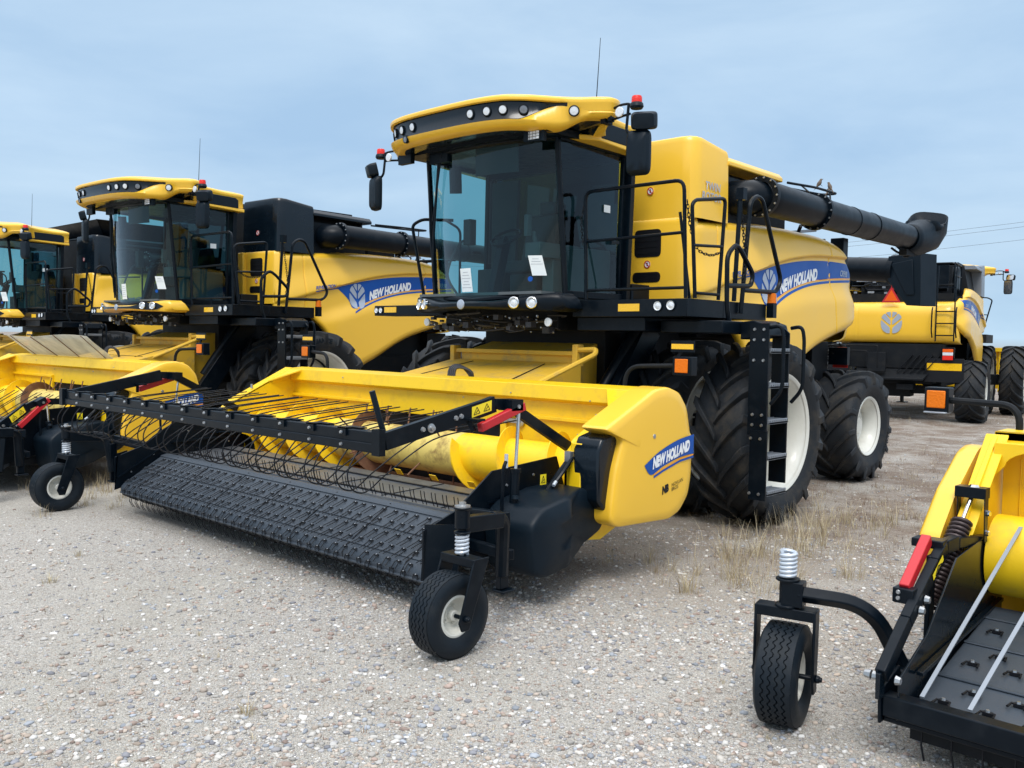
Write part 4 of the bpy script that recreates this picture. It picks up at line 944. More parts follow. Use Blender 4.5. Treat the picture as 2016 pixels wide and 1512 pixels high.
def header(name,loc,rz,label,group,arm_angle=0.,guard=True,text_on=True,deflector=False,zoff=0.,stickers=True):
    R=empty(name,(loc[0],loc[1],loc[2] if len(loc)>2 else 0),rz,label,'pickup header',group)
    X=2.70; Yb=-2.62
    # back frame: top beam, sloping back sheet, floor
    b=MB()
    b.prism([(-X,-2.70,1.40),(-X,-2.68,1.53),(-X,-2.45,1.55),(-X,-2.40,1.50),(-X,-2.40,1.36),(-X,-2.60,1.36)],(2*X,0,0))
    fr=b.build('top_beam','hyellow',R,bevel=.006)
    # mouth opening in the middle of the back sheet: two side sheets and a strip above it
    f=MB(); bs=lambda z:(-2.60+(1.38-z)*.0)
    def sheet(x0,x1,z0,z1,m=f): m.box((x0,-2.62,z0),(x1,-2.60,z1))
    sheet(-X,-1.02,.45,1.38); sheet(1.02,X,.45,1.38); sheet(-1.02,1.02,1.12,1.38)
    for xs,sg in ((-1,1),(1,1)):
        f.prism([(xs*X,-2.62,.62),(xs*1.0,-2.62,.62),(xs*1.0,-2.70,.50),(xs*X,-2.70,.50)],(0,.02,0))
    f.box((-X,-2.66,1.20),(-1.02,-2.62,1.235)); f.box((1.02,-2.66,1.20),(X,-2.62,1.235)); f.box((-1.10,-2.65,.5),(-1.02,-2.6,1.2)); f.box((1.02,-2.65,.5),(1.10,-2.6,1.2))
    f.build('back_sheet','hyellow',fr,bevel=.004)
    q=MB(); q.box((-1.0,-2.58,.4),(1.0,-2.3,1.12)); q.build('feed_opening','dark',fr)
    q=MB(); q.box((-X,-3.52,.42),(X,-2.6,.45)); q.prism([(-X,-3.56,.60),(-X,-3.50,.62),(-X,-3.42,.44),(-X,-3.5,.42)],(2*X,0,0)); q.build('auger_trough','rust',fr)
    q=MB(); q.lathe([(0,0),(.055,0),(.055,.012),(.02,.02),(0,.02)],(1.28,-2.64,1.16),(0,-1,0),20); q.box((1.05,-2.66,1.14),(1.30,-2.64,1.18)); q.bolt((1.12,-2.66,1.16),(0,-1,0),.02,.015); q.build('mouth_latch','steel',fr) 
    # bolts / clutter on the beam
    q=MB(); r=random.Random(4)
    for k in range(14): q.bolt((r.uniform(-2.6,2.6),-2.70 if k%2 else -2.62,r.uniform(1.05,1.5)),(0,-1,0),.009,.008)
    q.tube([(2.45,-2.71,1.47),(2.52,-2.72,1.49),(2.54,-2.72,1.44),(2.50,-2.71,1.38)],.010,6); q.build('fasteners','steel',fr)
    # end sheets with folded flange
    for sx in (-1,1):
        e=MB(); yz=[(-2.40,.40),(-3.45,.40),(-3.55,.55),(-3.55,1.06),(-3.44,1.16),(-2.68,1.53),(-2.40,1.55)]
        e.plateX(sx*2.60,sx*2.63,yz)
        fl=[(-3.55,.45),(-3.55,1.08),(-3.44,1.17),(-2.66,1.545)]
        for (y0,z0),(y1,z1) in zip(fl,fl[1:]): e.prism([(sx*2.60,y0,z0),(sx*2.60,y1,z1),(sx*2.60,y1+.012,z1-.022),(sx*2.60,y0+.012,z0-.022)],(sx*.15,0,0))
        # triangular gusset between beam and end sheet
        e.prism([(sx*2.60,-2.70,1.40),(sx*2.60,-2.70,1.53),(sx*2.60,-2.95,1.42),(sx*2.60,-2.95,1.36)],(-sx*.02,0,0)); e.prism([(sx*2.60,-2.70,1.528),(sx*2.35,-2.70,1.528),(sx*2.60,-3.0,1.39)],(0,0,-.02))
        s=e.build('end_sheet','hyellow',R,bevel=.003)
        q=MB(); q.box((sx*2.64,-3.60,1.0),(sx*2.70,-3.52,1.08)); q.bolt((sx*2.64,-3.2,1.30),(0,0,1),.018,.05); q.bolt((sx*2.62,-3.56,.95),(0,-1,0),.02,.02); q.build('pivot_bracket','steel',s)
        if sx>0: end_cover(R,sx,text_on=text_on)
    # intake auger
    ya,za=-3.03,.83
    a=MB(); a.mi=0; a.tube([(-2.58,ya,za),(-.95,ya,za)],.215,36); a.tube([(.95,ya,za),(2.58,ya,za)],.215,36); 
    a.mi=1; a.tube([(-.95,ya,za),(.95,ya,za)],.213,36)
    au=a.build('intake_auger',['ayellow','worn'],R,angle=40)
    m=MB(); flighting(m,-2.55,-.72,ya,za,.205,.325,3.2,1); m.build('auger_flighting','ayellow',au,angle=60)
    m=MB(); flighting(m,2.55,1.02,ya,za,.205,.325,2.6,-1); m.build('auger_flighting','ayellow',au,angle=60)
    m=MB(); flighting(m,-.72,-.30,ya,za,.205,.322,.8,1); m.build('worn_flighting','rust',au,angle=60)
    m=MB()
    for k in range(16):
        x=-.85+1.7*(k+.5)/16; t=k*2.39996; m.tube([(x,ya+.18*cos(t),za+.18*sin(t)),(x+.01,ya+.40*cos(t),za+.40*sin(t)-.01)],.009,6)
    for k in range(5): 
        x=-.7+.36*k; m.tube([(x,ya+.05,za+.2),(x-.02,ya+.10,za+.39)],.009,6)
    m.build('retractable_fingers','rust',au)
    m=MB()
    for k in range(5): m.bar((2.3-.52*k,ya-.25-.0*k,za-.19),(2.3-.52*k+.0,ya-.21,za-.245),.09,.006,(0,1,0))
    m.build('flight_gussets','ayellow',au)
    # pickup side plates
    for sx in (-1,1):
        p=MB(); p.plateX(sx*2.48,sx*2.495,[(-4.92,.27),(-4.92,.62),(-4.62,.72),(-4.25,.97),(-3.52,1.02),(-3.40,.72),(-3.40,.50),(-4.3,.42)])
        p.prism([(sx*2.48,-4.93,.27),(sx*2.48,-4.90,.66),(sx*2.66,-4.72,.66),(sx*2.66,-4.76,.27)],(0,.012,0)); p.bar((sx*2.47,-4.9,.40),(sx*2.47,-4.42,.68),.03,.012); p.bar((sx*2.47,-4.3,.74),(sx*2.47,-3.65,.76),.06,.02)
        q=MB()
        for y,z in ((-4.75,.45),(-4.5,.62),(-4.1,.85),(-3.8,.9),(-3.6,.7)): q.bolt((sx*2.496,y,z),(sx,0,0),.012,.01); q.bolt((sx*2.479,y,z),(-sx,0,0),.012,.01)
        p.merge(q,1); p.build('pickup_side_plate',['black','steel'],R)
    pickup_belts(R)
    q=MB(); q.tube([(-2.47,-4.80,.25),(2.47,-4.80,.25)],.06,14); q.box((-2.47,-4.6,.30),(2.47,-4.2,.40)); q.tube([(-2.6,-4.0,.45),(2.6,-4.0,.45)],.04,10); q.build('pickup_frame','dark',R)
    # moulded drive shield behind the gauge wheel
    for sx in (-1,1):
        yz=[(-4.30,.28),(-4.36,.64),(-4.24,.75),(-3.95,.805),(-3.60,.82),(-3.38,.76),(-3.30,.62),(-3.33,.47),(-3.50,.40),(-3.90,.28),(-4.2,.24)]
        yz=[(p.y,p.z) for p in fillet([V((0,a,c)) for a,c in yz],.06,4,True)]; n=len(yz); cy,cz=-3.9,.54
        L=[]
        for s,x in ((1,2.52),(1.0,2.91),(.99,2.945),(.965,2.97),(.92,2.983),(.4,2.988)): L.append([(sx*(x-.14*sstep(-3.98,-3.62,a)),cy+(a-cy)*s,cz+(c-cz)*s) for a,c in yz])
        b=MB(); b.add([q for r_ in L for q in r_],[(i*n+k,i*n+(k+1)%n,i*n+n+(k+1)%n,i*n+n+k) for i in range(len(L)-1) for k in range(n)]+[tuple((len(L)-1)*n+k for k in range(n))])
        sh=b.build('drive_shield','plastic',R,angle=60)
        q=MB(); q.lathe([(.05,0),(.055,.02),(.045,.03),(.02,.02),(0,.02)],(sx*2.80,-3.47,.60),(sx,0,0),18); q.lathe([(0,0),(.03,0),(.025,.02),(0,.025)],(sx*2.70,-4.22,.79),(0,0,1),14); q.build('shield_knob','plastic',sh)
    # gauge wheels on castering forks
    for sx in (-1,1):
        g,(px,py,pz)=gauge_wheel(R,sx*3.14,-5.27,style=0)
        a=MB(); z=pz-.03
        a.bar((px,py,z),(px-sx*.02,py+.36,z-.02),.075,.10); a.tube(fillet([(px-sx*.02,py+.28,z),(px-sx*.05,py+.42,z-.02),(px-sx*.10,py+.46,z-.42)],.12,6),.045,10); a.bar((px-sx*.10,py+.46,z-.1),(px-sx*.10,py+.47,.29),.08,.05,(1,0,0)); a.box((px-sx*.10-.05,py+.42,.265),(px-sx*.10+.06,py+.54,.285)); a.bar((px-sx*.1,py+.5,z-.05),(sx*2.5,py+.62,z-.1),.07,.09); a.bar((px-sx*.1,py+.55,z-.30),(sx*2.5,py+.65,z-.32),.06,.07)
        a.build('wheel_arm','black',R,bevel=.006)
    if guard:
        windguard(R,arm_angle)
    # marker lamps standing on arms behind the header
    for sx in (-1,1):
        a=MB(); a.tube(fillet([(sx*2.28,-2.36,1.35),(sx*2.30,-2.34,1.72),(sx*2.80,-2.25,1.74)],.14,6),.021,8); a.bar((sx*2.75,-2.25,1.74),(sx*2.83,-2.25,1.90),.012,.03,(1,0,0))
        la=a.build('lamp_arm','dark',R)
        q=MB(); q.mi=0; q.box((sx*2.76,-2.30,1.655),(sx*2.95,-2.20,1.82)); q.mi=1; q.box((sx*2.79,-2.312,1.68),(sx*2.92,-2.301,1.80)); q.mi=2; q.box((sx*2.79,-2.199,1.68),(sx*2.92,-2.188,1.80)); q.build('marker_lamp',['black','amber','redlens'],la,bevel=.006)
        q=MB(); q.mi=0; q.box((sx*2.72,-2.27,1.86),(sx*2.96,-2.262,1.96)); q.mi=1; q.box((sx*2.73,-2.276,1.885),(sx*2.95,-2.2705,1.93)); q.build('lamp_reflector',['black','reflY'],la)
    if deflector:
        # dusty clear sheet standing on the beam
        P=lambda u,v:(-2.15+2.95*u+.02*sin(9*v+u*5),-2.50-.42*v,1.54+.33*v-.025*sin(u*6)*v)
        q=MB(); q.grid(P,16,4); d=q.build('clear_deflector','acrylic',R,solid=.006)
        for u in (.06,.34,.62,.93): q=MB(); a_=V(P(u,0));b_=V(P(u+.01,1)); q.bar(a_+V((0,-.012,0)),b_+V((0,-.012,0)),.035,.006,(0,1,0)); q.build('deflector_strap','rust',d)
    return R
def windguard(R,ang=0.):
    # ang lowers the guard about its pivot
    piv=V((0,-3.42,1.06)); Rm=Matrix.Rotation(ang,4,'X')
    T=lambda p:Rm@(V(p)-V((0,piv.y,piv.z)))+V((0,piv.y,piv.z))
    class TB(MB):
        def build(s,*a,**k): s.v=[tuple(T(p)) for p in s.v]; return MB.build(s,*a,**k)
    b=TB(); b.box((-2.56,-5.385,1.245),(2.56,-5.295,1.335)); b.box((-2.56,-5.40,1.20),(2.56,-5.386,1.262)); bm=b.build('windguard_beam','black',R,bevel=.008)
    for k in range(14):
        x=2.20-.37*k; c=TB(); c.box((x-.045,-5.40,1.29),(x+.045,-5.385,1.345)); c.box((x-.045,-5.40,1.337),(x+.045,-5.28,1.346)); c.box((x+.05,-5.34,1.337),(x+.13,-5.285,1.346))
        c.mi=1; c.bolt((x,-5.40,1.312),(0,-1,0),.013,.012); c.bolt((x,-5.40,1.232),(0,-1,0),.013,.012); c.build('tine_clamp',['black','steel'],bm)
    for k in range(14):
        x=2.20-.37*k
        for dx in (.035,.155):
            j=random.uniform(-.012,.012)
            jz=random.uniform(-.012,.012); P=[(-5.33,1.24),(-5.43,1.13),(-5.465,1.04),(-5.43,.95),(-5.35,.915),(-5.27,.94),(-5.17,1.02),(-4.90,1.165),(-4.68,1.245),(-4.25,1.29),(-3.82,1.325)]
            pts=ease([(x+dx+(.02*(i>5))+j*i*.4,a,b) for i,(a,b) in enumerate(P)],4); q=TB(); q.tube(pts,.0055,6); q.build('guard_tine','ink',bm)
    for sx in (-1,1):
        a=TB(); x=sx*2.60
        for p,q in (((-5.36,1.28),(-4.47,1.455)),((-4.47,1.455),(-4.36,1.48)),((-4.36,1.48),(-4.22,1.475)),((-4.22,1.475),(-3.42,1.06))):
            w=.115 if p[0]<-4.4 else .075; a.bar((x,p[0],p[1]),(x,q[0],q[1]),.045,w)
        a.box((x-.05,-5.42,1.19),(x+.03,-5.37,1.36)); a.box((x-.04,-4.27,1.43),(x+.10,-4.15,1.51)); a.bar((x+sx*.0,-4.62,1.40),(x+sx*.05,-4.60,1.30),.03,.03); a.box((x-.03,-4.66,1.38),(x+.14,-4.58,1.395))
        q1=a; q=TB(); q.bar((x+sx*.075,-4.57,1.325),(x+sx*.075,-4.12,1.46),.05,.06); rq=q
        q=TB(); 
        for y,z in ((-5.05,1.34),(-4.75,1.40),(-4.70,1.41)): q.bolt((x+sx*.022,y,z),(sx,0,0),.020,.014)
        q.lathe([(0,0),(.032,0),(.032,.008),(.018,.01),(.018,.03),(0,.032)],(x+sx*.024,-4.98,1.345),(sx,0,0),16); q.bolt((x+sx*.05,-4.20,1.46),(sx,0,0),.02,.06); q.bolt((x+sx*.02,-3.46,1.08),(sx,0,0),.02,.02); a.merge(q,1); ar=a.build('windguard_arm',['black','steel'],R); rq.build('red_lock_bar','red',ar,bevel=.006)
        v0=T((x+.024,-4.60,1.395)); v1=T((x+.024,-4.40,1.437))
        if sx>0: warn(ar,v0,v1-v0,T((x+.024,-4.60,1.48))-v0,.20,.075,2)
        top=T((x+sx*.04,-4.13,1.46)); bot=V((x+sx*.06,-4.20,.62)); mid=bot.lerp(top,.45)
        q=MB(); q.tube([mid,top],.013,10); q.build('cylinder_rod','chrome',ar)
        q=MB(); q.tube([bot,mid],.034,14); q.lathe([(.034,0),(.040,.0),(.040,.03),(.034,.03)],mid-V((0,0,.03)),(0,0,1),14); q.tube(fillet([bot+V((sx*.02,-.10,.45)),bot+V((sx*.02,-.13,.40)),bot+V((0,-.12,.02)),bot+V((0,-.02,-.04))],.05),.014,7); q.build('lift_cylinder','black',R)
        q=MB(); a0=V((x+sx*.05,-3.50,1.05)); b0=V((x+sx*.06,-4.02,.62)); q.tube([a0,a0.lerp(b0,.72)],.028,10); q.tube(fillet([a0+V((0,.05,.02)),a0+V((sx*.05,-.08,-.02)),a0.lerp(b0,.35)+V((sx*.06,0,.05)),a0.lerp(b0,.5)+V((sx*.04,0,.03))],.08),.014,7); q.build('tilt_cylinder','black',R)
        q=MB(); q.tube([a0.lerp(b0,.7),b0],.017,8); q.tube([a0.lerp(b0,.5)+V((sx*.04,0,.03)),a0.lerp(b0,.58)+V((sx*.05,0,.04))],.014,8); q.tube([bot+V((sx*.02,-.10,.40)),bot+V((sx*.02,-.10,.50))],.014,8); q.build('cylinder_fitting','spring',R)
        if sx>0: warn(R,(x+sx*.02,-3.86,.84) if sx>0 else (x,-3.80,.84),(0,1,0),(0,0,1),.07,.08,1)
    q=TB(); q.tube([(2.52,-5.30,1.33),(2.50,-5.38,1.60)],.020,8); q.build('prop_handle','plastic',bm)

# ---------------------------------------------------------------- near header at the right edge (another model, guard removed)
def near_header():
    R=empty('pickup_header',(5.6,-3.3,0),0,'pickup header cut off by the right edge, with silver straps and a brown coil spring','pickup header','pickup headers')
    O=V((5.6,-3.3,0)); L=lambda *p:V(p)-O
    class LB(MB):
        def build(s,*a,**k): s.v=[(p[0]-O.x,p[1]-O.y,p[2]) for p in s.v]; return MB.build(s,*a,**k)
    X1=8.6
    b=LB(); b.prism([(5.58,-3.16,1.40),(5.58,-3.16,1.455),(5.58,-2.90,1.455),(5.58,-2.90,1.36)],(X1-5.58,0,0)); b.box((5.58,-3.16,1.36),(X1,-3.13,1.455)); bm=b.build('top_beam','hyellow',R,bevel=.006)
    b=LB(); b.box((5.62,-3.10,.35),(X1,-3.08,1.38)); b.box((5.715,-3.112,.5),(5.722,-3.10,1.3)); b.box((6.3,-3.30,1.36),(X1,-3.1,1.40)); b.box((5.62,-3.28,1.37),(6.3,-3.1,1.40)); 
    for k in range(7):
        a=k/6*pi/2; 
    arc=[(5.68+.32*(1-cos(t*pi/2/8)),1.27+.11*sin(t*pi/2/8)) for t in range(9)]
    b.plateY(-3.30,-3.28,[(5.62,1.20)]+[(x,z) for x,z in arc]+[(6.3,1.38),(6.3,1.40),(5.62,1.40)]); b.build('back_sheet','hyellow',bm,bevel=.003)
    b=LB(); b.plateX(5.58,5.61,[(-2.9,.35),(-3.75,.40),(-3.80,.95),(-3.20,1.43),(-2.9,1.43)])
    b.prism([(5.55,-3.76,.94),(5.54,-3.18,1.44),(5.665,-3.18,1.44),(5.655,-3.74,.95)],(0,-.012,-.02)); b.box((5.57,-3.76,.5),(5.64,-3.74,.94)); b.build('end_sheet','hyellow',R,bevel=.004)
    # yellow end cover seen nearly edge-on
    pts=[(-3.80,.58),(-3.88,.90),(-3.62,1.13),(-3.24,1.35),(-3.10,1.37),(-3.0,1.28),(-2.95,1.05),(-2.96,.70),(-3.1,.50),(-3.5,.46)]
    yz=[(p.y,p.z) for p in fillet([V((0,a,c)) for a,c in pts],.06,4,True)]; n=len(yz)
    cy=-3.4;cz=.88; Lr=[[(x,cy+(a-cy)*s,cz+(c-cz)*s) for a,c in yz] for s,x in ((1,5.52),(1,5.45),(.985,5.42),(.95,5.405),(.6,5.40))]
    b=LB(); b.add([q for r in Lr for q in r],[(i*n+k,i*n+(k+1)%n,i*n+n+(k+1)%n,i*n+n+k) for i in range(4) for k in range(n)]+[tuple(4*n+k for k in range(n)),tuple(range(n-1,-1,-1))]); b.build('end_cover','yellow',R,angle=50)
    # flotation spring under its bracket
    b=LB(); b.box((5.53,-3.68,1.12),(5.69,-3.60,1.18)); 
    for x in (5.54,5.68): b.prism([(x,-3.675,1.14),(x,-3.605,1.14),(x,-3.60,.88),(x,-3.65,.88)],(.006,0,0))
    b.build('spring_bracket','black',R,bevel=.012)
    b=LB(); b.tube([(5.61,-3.64,1.13),(5.60,-3.76,1.0)],.011,8); b.bolt((5.62,-3.64,1.18),(0,0,1),.028,.012); b.bolt((5.686,-3.63,1.04),(1,-.3,0),.018,.02); b.bolt((5.686,-3.63,.93),(1,-.3,0),.018,.02); b.build('tension_rod','chrome',R)
    b=LB(); spring(b,(5.545,-4.08,.60),(5.60,-3.76,1.0),.046,.0115,20,8); b.tube([(5.55,-4.06,.62),(5.60,-3.76,1.0)],.03,8); b.build('flotation_spring','dkspring',R)
    # windguard arm (lowered), with the red lock bar
    b=LB(); P=[(5.60,-4.84,.43),(5.60,-4.55,.62),(5.60,-4.18,.84),(5.60,-4.05,.905),(5.62,-3.93,.915),(5.66,-3.42,.86)]
    for p,q in zip(P,P[1:]): b.bar(p,q,.05,.075 if p[1]<-4 else .06)
    b.box((5.46,-4.12,.90),(5.62,-4.02,.945)); b.prism([(5.58,-4.86,.36),(5.58,-4.86,.46),(5.58,-4.3,.78),(5.58,-4.3,.66)],(.012,0,0)); b.box((5.50,-4.47,.68),(5.60,-4.39,.755)); b.box((5.565,-4.2,.35),(5.59,-4.12,.88)); b.build('windguard_arm','black',R,bevel=.006)
    b=LB(); b.bar((5.545,-4.43,.745),(5.54,-4.12,.95),.05,.06); b.build('red_lock_bar','red',R,bevel=.006)
    b=LB()
    for p in ((5.63,-4.45,.66),(5.63,-4.38,.70),(5.56,-4.83,.42),(5.66,-4.82,.42)): b.bolt(p,(1,0,0),.022,.022)
    b.bolt((5.55,-4.83,.42),(-1,0,0),.022,.03); b.bolt((5.53,-4.472,.735),(0,-1,0),.012,.006); b.bolt((5.53,-4.472,.705),(0,-1,0),.012,.006); b.build('arm_bolts','steel',R)
    warn(R,L(5.628,-4.27,.775),(0,.86,.5),(0,-.5,.86),.16,.035,1)
    # side plate, belt, front bar
    b=LB(); b.plateX(5.66,5.67,[(-4.80,.22),(-4.80,.42),(-4.45,.55),(-4.05,.86),(-3.35,.92),(-3.2,.70),(-3.2,.30)]); b.bar((5.69,-4.6,.40),(5.69,-3.3,.50),.03,.02); b.bar((5.60,-4.85,.33),(5.60,-4.85,.45),.02,.06); b.build('pickup_side_plate','blackgloss',R,bevel=.002)
    b=LB(); b.box((5.60,-4.82,.235),(X1,-4.73,.335)); b.box((5.60,-4.80,.205),(X1,-4.76,.232)); b.plateX(5.585,5.60,[(-4.83,.20),(-4.84,.35),(-4.6,.42),(-4.55,.30),(-4.6,.2)]); b.build('front_bar','black',R,bevel=.012)
    b=LB(); z=lambda y:.27+(y+4.70)*.175
    b.prism([(5.69,-4.72,.25),(5.69,-4.70,z(-4.70)),(5.69,-3.45,z(-3.45)),(5.69,-3.40,z(-3.4)-.05),(5.69,-3.5,.20)],(X1-5.69,0,0))
    for y in (-4.35,-3.95,-3.62): b.bar((5.69,y,z(y)+.004),(X1,y,z(y)+.004),.03,.014)
    be=b.build('pickup_belt','belt',R,bevel=.01)
    for i,y in enumerate((-4.6,-4.46,-4.18,-4.05,-3.78)):
        x=5.80+(i%2)*.09
        while x<6.9:
            zz=z(y)+.002; b=LB(); b.mi=0; b.box((x-.02,y-.012,zz),(x+.02,y+.012,zz+.016)); b.tube([(x-.035,y-.05,zz+.01),(x-.03,y,zz+.012),(x+.03,y,zz+.012),(x+.035,y-.05,zz+.01)],.006,5); b.mi=1; b.bolt((x,y,zz+.016),(0,0,1),.011,.01); b.build('tine_holder',['ink','steel'],be); x+=.19
    x=5.75
    while x<7.0: b=LB(); b.tube([(x,-4.72,.22),(x+.005,-4.74,.12),(x+.01,-4.71,.04)],.005,5); b.build('pickup_tine','ink',be); x+=.13
    b=LB(); b.box((5.69,-4.70,.12),(X1,-3.2,.19)); b.build('pickup_frame','dark',R)
    b=LB(); b.tube([(5.68,-3.40,.78),(X1,-3.40,.78)],.225,40); a=b.build('intake_auger','ayellow',R,angle=40)
    b=LB(); flighting(b,5.95,X1,-3.40,.78,.21,.32,4.0,1); b.build('auger_flighting','ayellow',a,angle=60)
    b=LB(); b.box((5.62,-3.75,.28),(X1,-3.0,.31)); b.build('auger_trough','rust',R)
    for x0,x1 in ((5.75,5.83),(5.955,6.07)):
        b=LB(); b.bar((x0,-4.74,.345),(x1-.02,-3.52,.97),.004,.019,(0,0,1)) if 0 else b.bar((x0,-4.74,.345),(x1,-3.52,.97),.020,.006); b.build('strap','galv',R)
    # gauge wheel on a long bent arm
    g,(px,py,pz)=gauge_wheel(R,5.06-O.x,-4.70-O.y,style=1,W=.22,yaw=rad(13))
    b=MB(); px+=O.x; py+=O.y
    b.tube([q-O for q in fillet([V((px+.05,py,pz)),V((px+.36,py+.18,pz-.03)),V((px+.50,py+.30,pz-.38))],.16,8)],.044,4); 
    b.build('wheel_arm','black',R,bevel=.008,angle=30)
    b=LB(); b.box((5.45,-4.5,.2),(5.66,-4.3,.36)); b.build('arm_mount','black',R,bevel=.01)
    # marker lamp arm
    a=LB(); a.tube(fillet([(5.66,-2.95,1.35),(5.66,-2.95,1.60),(5.20,-2.85,1.605)],.13,7),.021,8); la=a.build('lamp_arm','dark',R)
    q=LB(); q.mi=0; q.box((5.085,-2.90,1.525),(5.235,-2.80,1.685)); q.mi=1; q.box((5.103,-2.915,1.553),(5.217,-2.901,1.665)); q.mi=2; q.box((5.09,-2.93,1.518),(5.23,-2.82,1.530)); q.build('marker_lamp',['black','amber','galv'],la,bevel=.008)
    return R
# ---------------------------------------------------------------- setting
def ground():
    m,n,l,b=nmat('gravel_yard'); b.inputs['Roughness'].default_value=.9; b.inputs['Specular IOR Level'].default_value=.25
    tc=n.new('ShaderNodeTexCoord')
    def vor(s,feat='F1'):
        v=n.new('ShaderNodeTexVoronoi'); v.inputs['Scale'].default_value=s; v.feature=feat; l.new(tc.outputs['Object'],v.inputs['Vector']); return v
    def noise(s,d=6,r=.6):
        v=n.new('ShaderNodeTexNoise'); v.inputs['Scale'].default_value=s; v.inputs['Detail'].default_value=d; v.inputs['Roughness'].default_value=r; l.new(tc.outputs['Object'],v.inputs['Vector']); return v
    def ramp(src,els):
        r=n.new('ShaderNodeValToRGB'); 
        while len(r.color_ramp.elements)<len(els): r.color_ramp.elements.new(.5)
        for e,(p,c) in zip(r.color_ramp.elements,els): e.position=p; e.color=(*c,1)
        l.new(src,r.inputs['Fac']); return r.outputs['Color']
    def mix(f,a,c,t='MIX'):
        x=n.new('ShaderNodeMix'); x.data_type='RGBA'; x.blend_type=t
        for s,v in (('Factor',f),('A',a),('B',c)):
            if isinstance(v,(int,float)): x.inputs[s].default_value=v
            elif isinstance(v,tuple): x.inputs[s].default_value=(*v,1)
            else: l.new(v,x.inputs[s])
        return x.outputs['Result']
    v1=vor(75); v2=vor(150); big=noise(.35,5); mid=noise(2.2,7); fine=noise(170,5,.7)
    sep=n.new('ShaderNodeSeparateColor'); l.new(v1.outputs['Color'],sep.inputs[0]); sep2=n.new('ShaderNodeSeparateColor'); l.new(v2.outputs['Color'],sep2.inputs[0])
    pal=[(0,(.11,.10,.095)),(.22,(.34,.31,.27)),(.42,(.48,.45,.41)),(.58,(.25,.25,.255)),(.74,(.55,.53,.49)),(.88,(.38,.30,.25)),(1,(.72,.71,.69))]
    c1=ramp(sep.outputs[0],pal); c2=ramp(sep2.outputs[1],pal)
    stones=mix(.5,c1,c2)
    soil=ramp(mid.outputs['Fac'],[(.3,(.28,.255,.21)),(.7,(.45,.43,.37))])
    f=n.new('ShaderNodeMapRange'); f.inputs['From Min'].default_value=.42; f.inputs['From Max'].default_value=.62; f.inputs['To Min'].default_value=.90; f.inputs['To Max'].default_value=.55; l.new(big.outputs['Fac'],f.inputs['Value'])
    col=mix(f.outputs['Result'],soil,stones); col=mix(.5,col,ramp(fine.outputs['Fac'],[(.38,(.03,.03,.03)),(.62,(.97,.97,.95))]),'OVERLAY')
    # trodden dead weeds farther back in the yard
    w=n.new('ShaderNodeTexNoise'); w.inputs['Scale'].default_value=1.1; w.inputs['Detail'].default_value=10; w.inputs['Roughness'].default_value=.75; l.new(tc.outputs['Object'],w.inputs['Vector'])
    sx=n.new('ShaderNodeSeparateXYZ'); l.new(tc.outputs['Object'],sx.inputs[0])
    md=n.new('ShaderNodeMapRange'); md.inputs['From Min'].default_value=-4.5; md.inputs['From Max'].default_value=.5; md.inputs['To Max'].default_value=.95; l.new(sx.outputs['Y'],md.inputs['Value'])
    wf=n.new('ShaderNodeMath'); wf.operation='MULTIPLY'; wr=n.new('ShaderNodeMapRange'); wr.inputs['From Min'].default_value=.38; wr.inputs['From Max'].default_value=.56; l.new(w.outputs['Fac'],wr.inputs['Value']); l.new(wr.outputs['Result'],wf.inputs[0]); l.new(md.outputs['Result'],wf.inputs[1])
    weed=ramp(noise(45,6,.8).outputs['Fac'],[(.35,(.10,.072,.055)),(.55,(.22,.165,.125)),(.75,(.36,.30,.22))])
    col=mix(wf.outputs[0],col,weed)
    l.new(col,b.inputs['Base Color'])
    add=n.new('ShaderNodeMath'); add.operation='ADD'; l.new(v1.outputs['Distance'],add.inputs[0]); l.new(v2.outputs['Distance'],add.inputs[1])
    bp=n.new('ShaderNodeBump'); bp.invert=True; bp.inputs['Strength'].default_value=.5; bp.inputs['Distance'].default_value=.012; l.new(add.outputs[0],bp.inputs['Height'])
    bp2=n.new('ShaderNodeBump'); bp2.inputs['Strength'].default_value=.35; bp2.inputs['Distance'].default_value=.05; l.new(mid.outputs['Fac'],bp2.inputs['Height']); l.new(bp.outputs['Normal'],bp2.inputs['Normal']); l.new(bp2.outputs['Normal'],b.inputs['Normal'])
    M['ground']=m
    g=MB(); g.add([(-900,-300,0),(700,-300,0),(700,1500,0),(-900,1500,0)],[(0,1,2,3)])
    tag(g.build('ground','ground',smooth=False),kind='structure')
CAM=V((7.1528,-9.0066,1.9572)); VD=V((-.685,.728,0)).normalized()
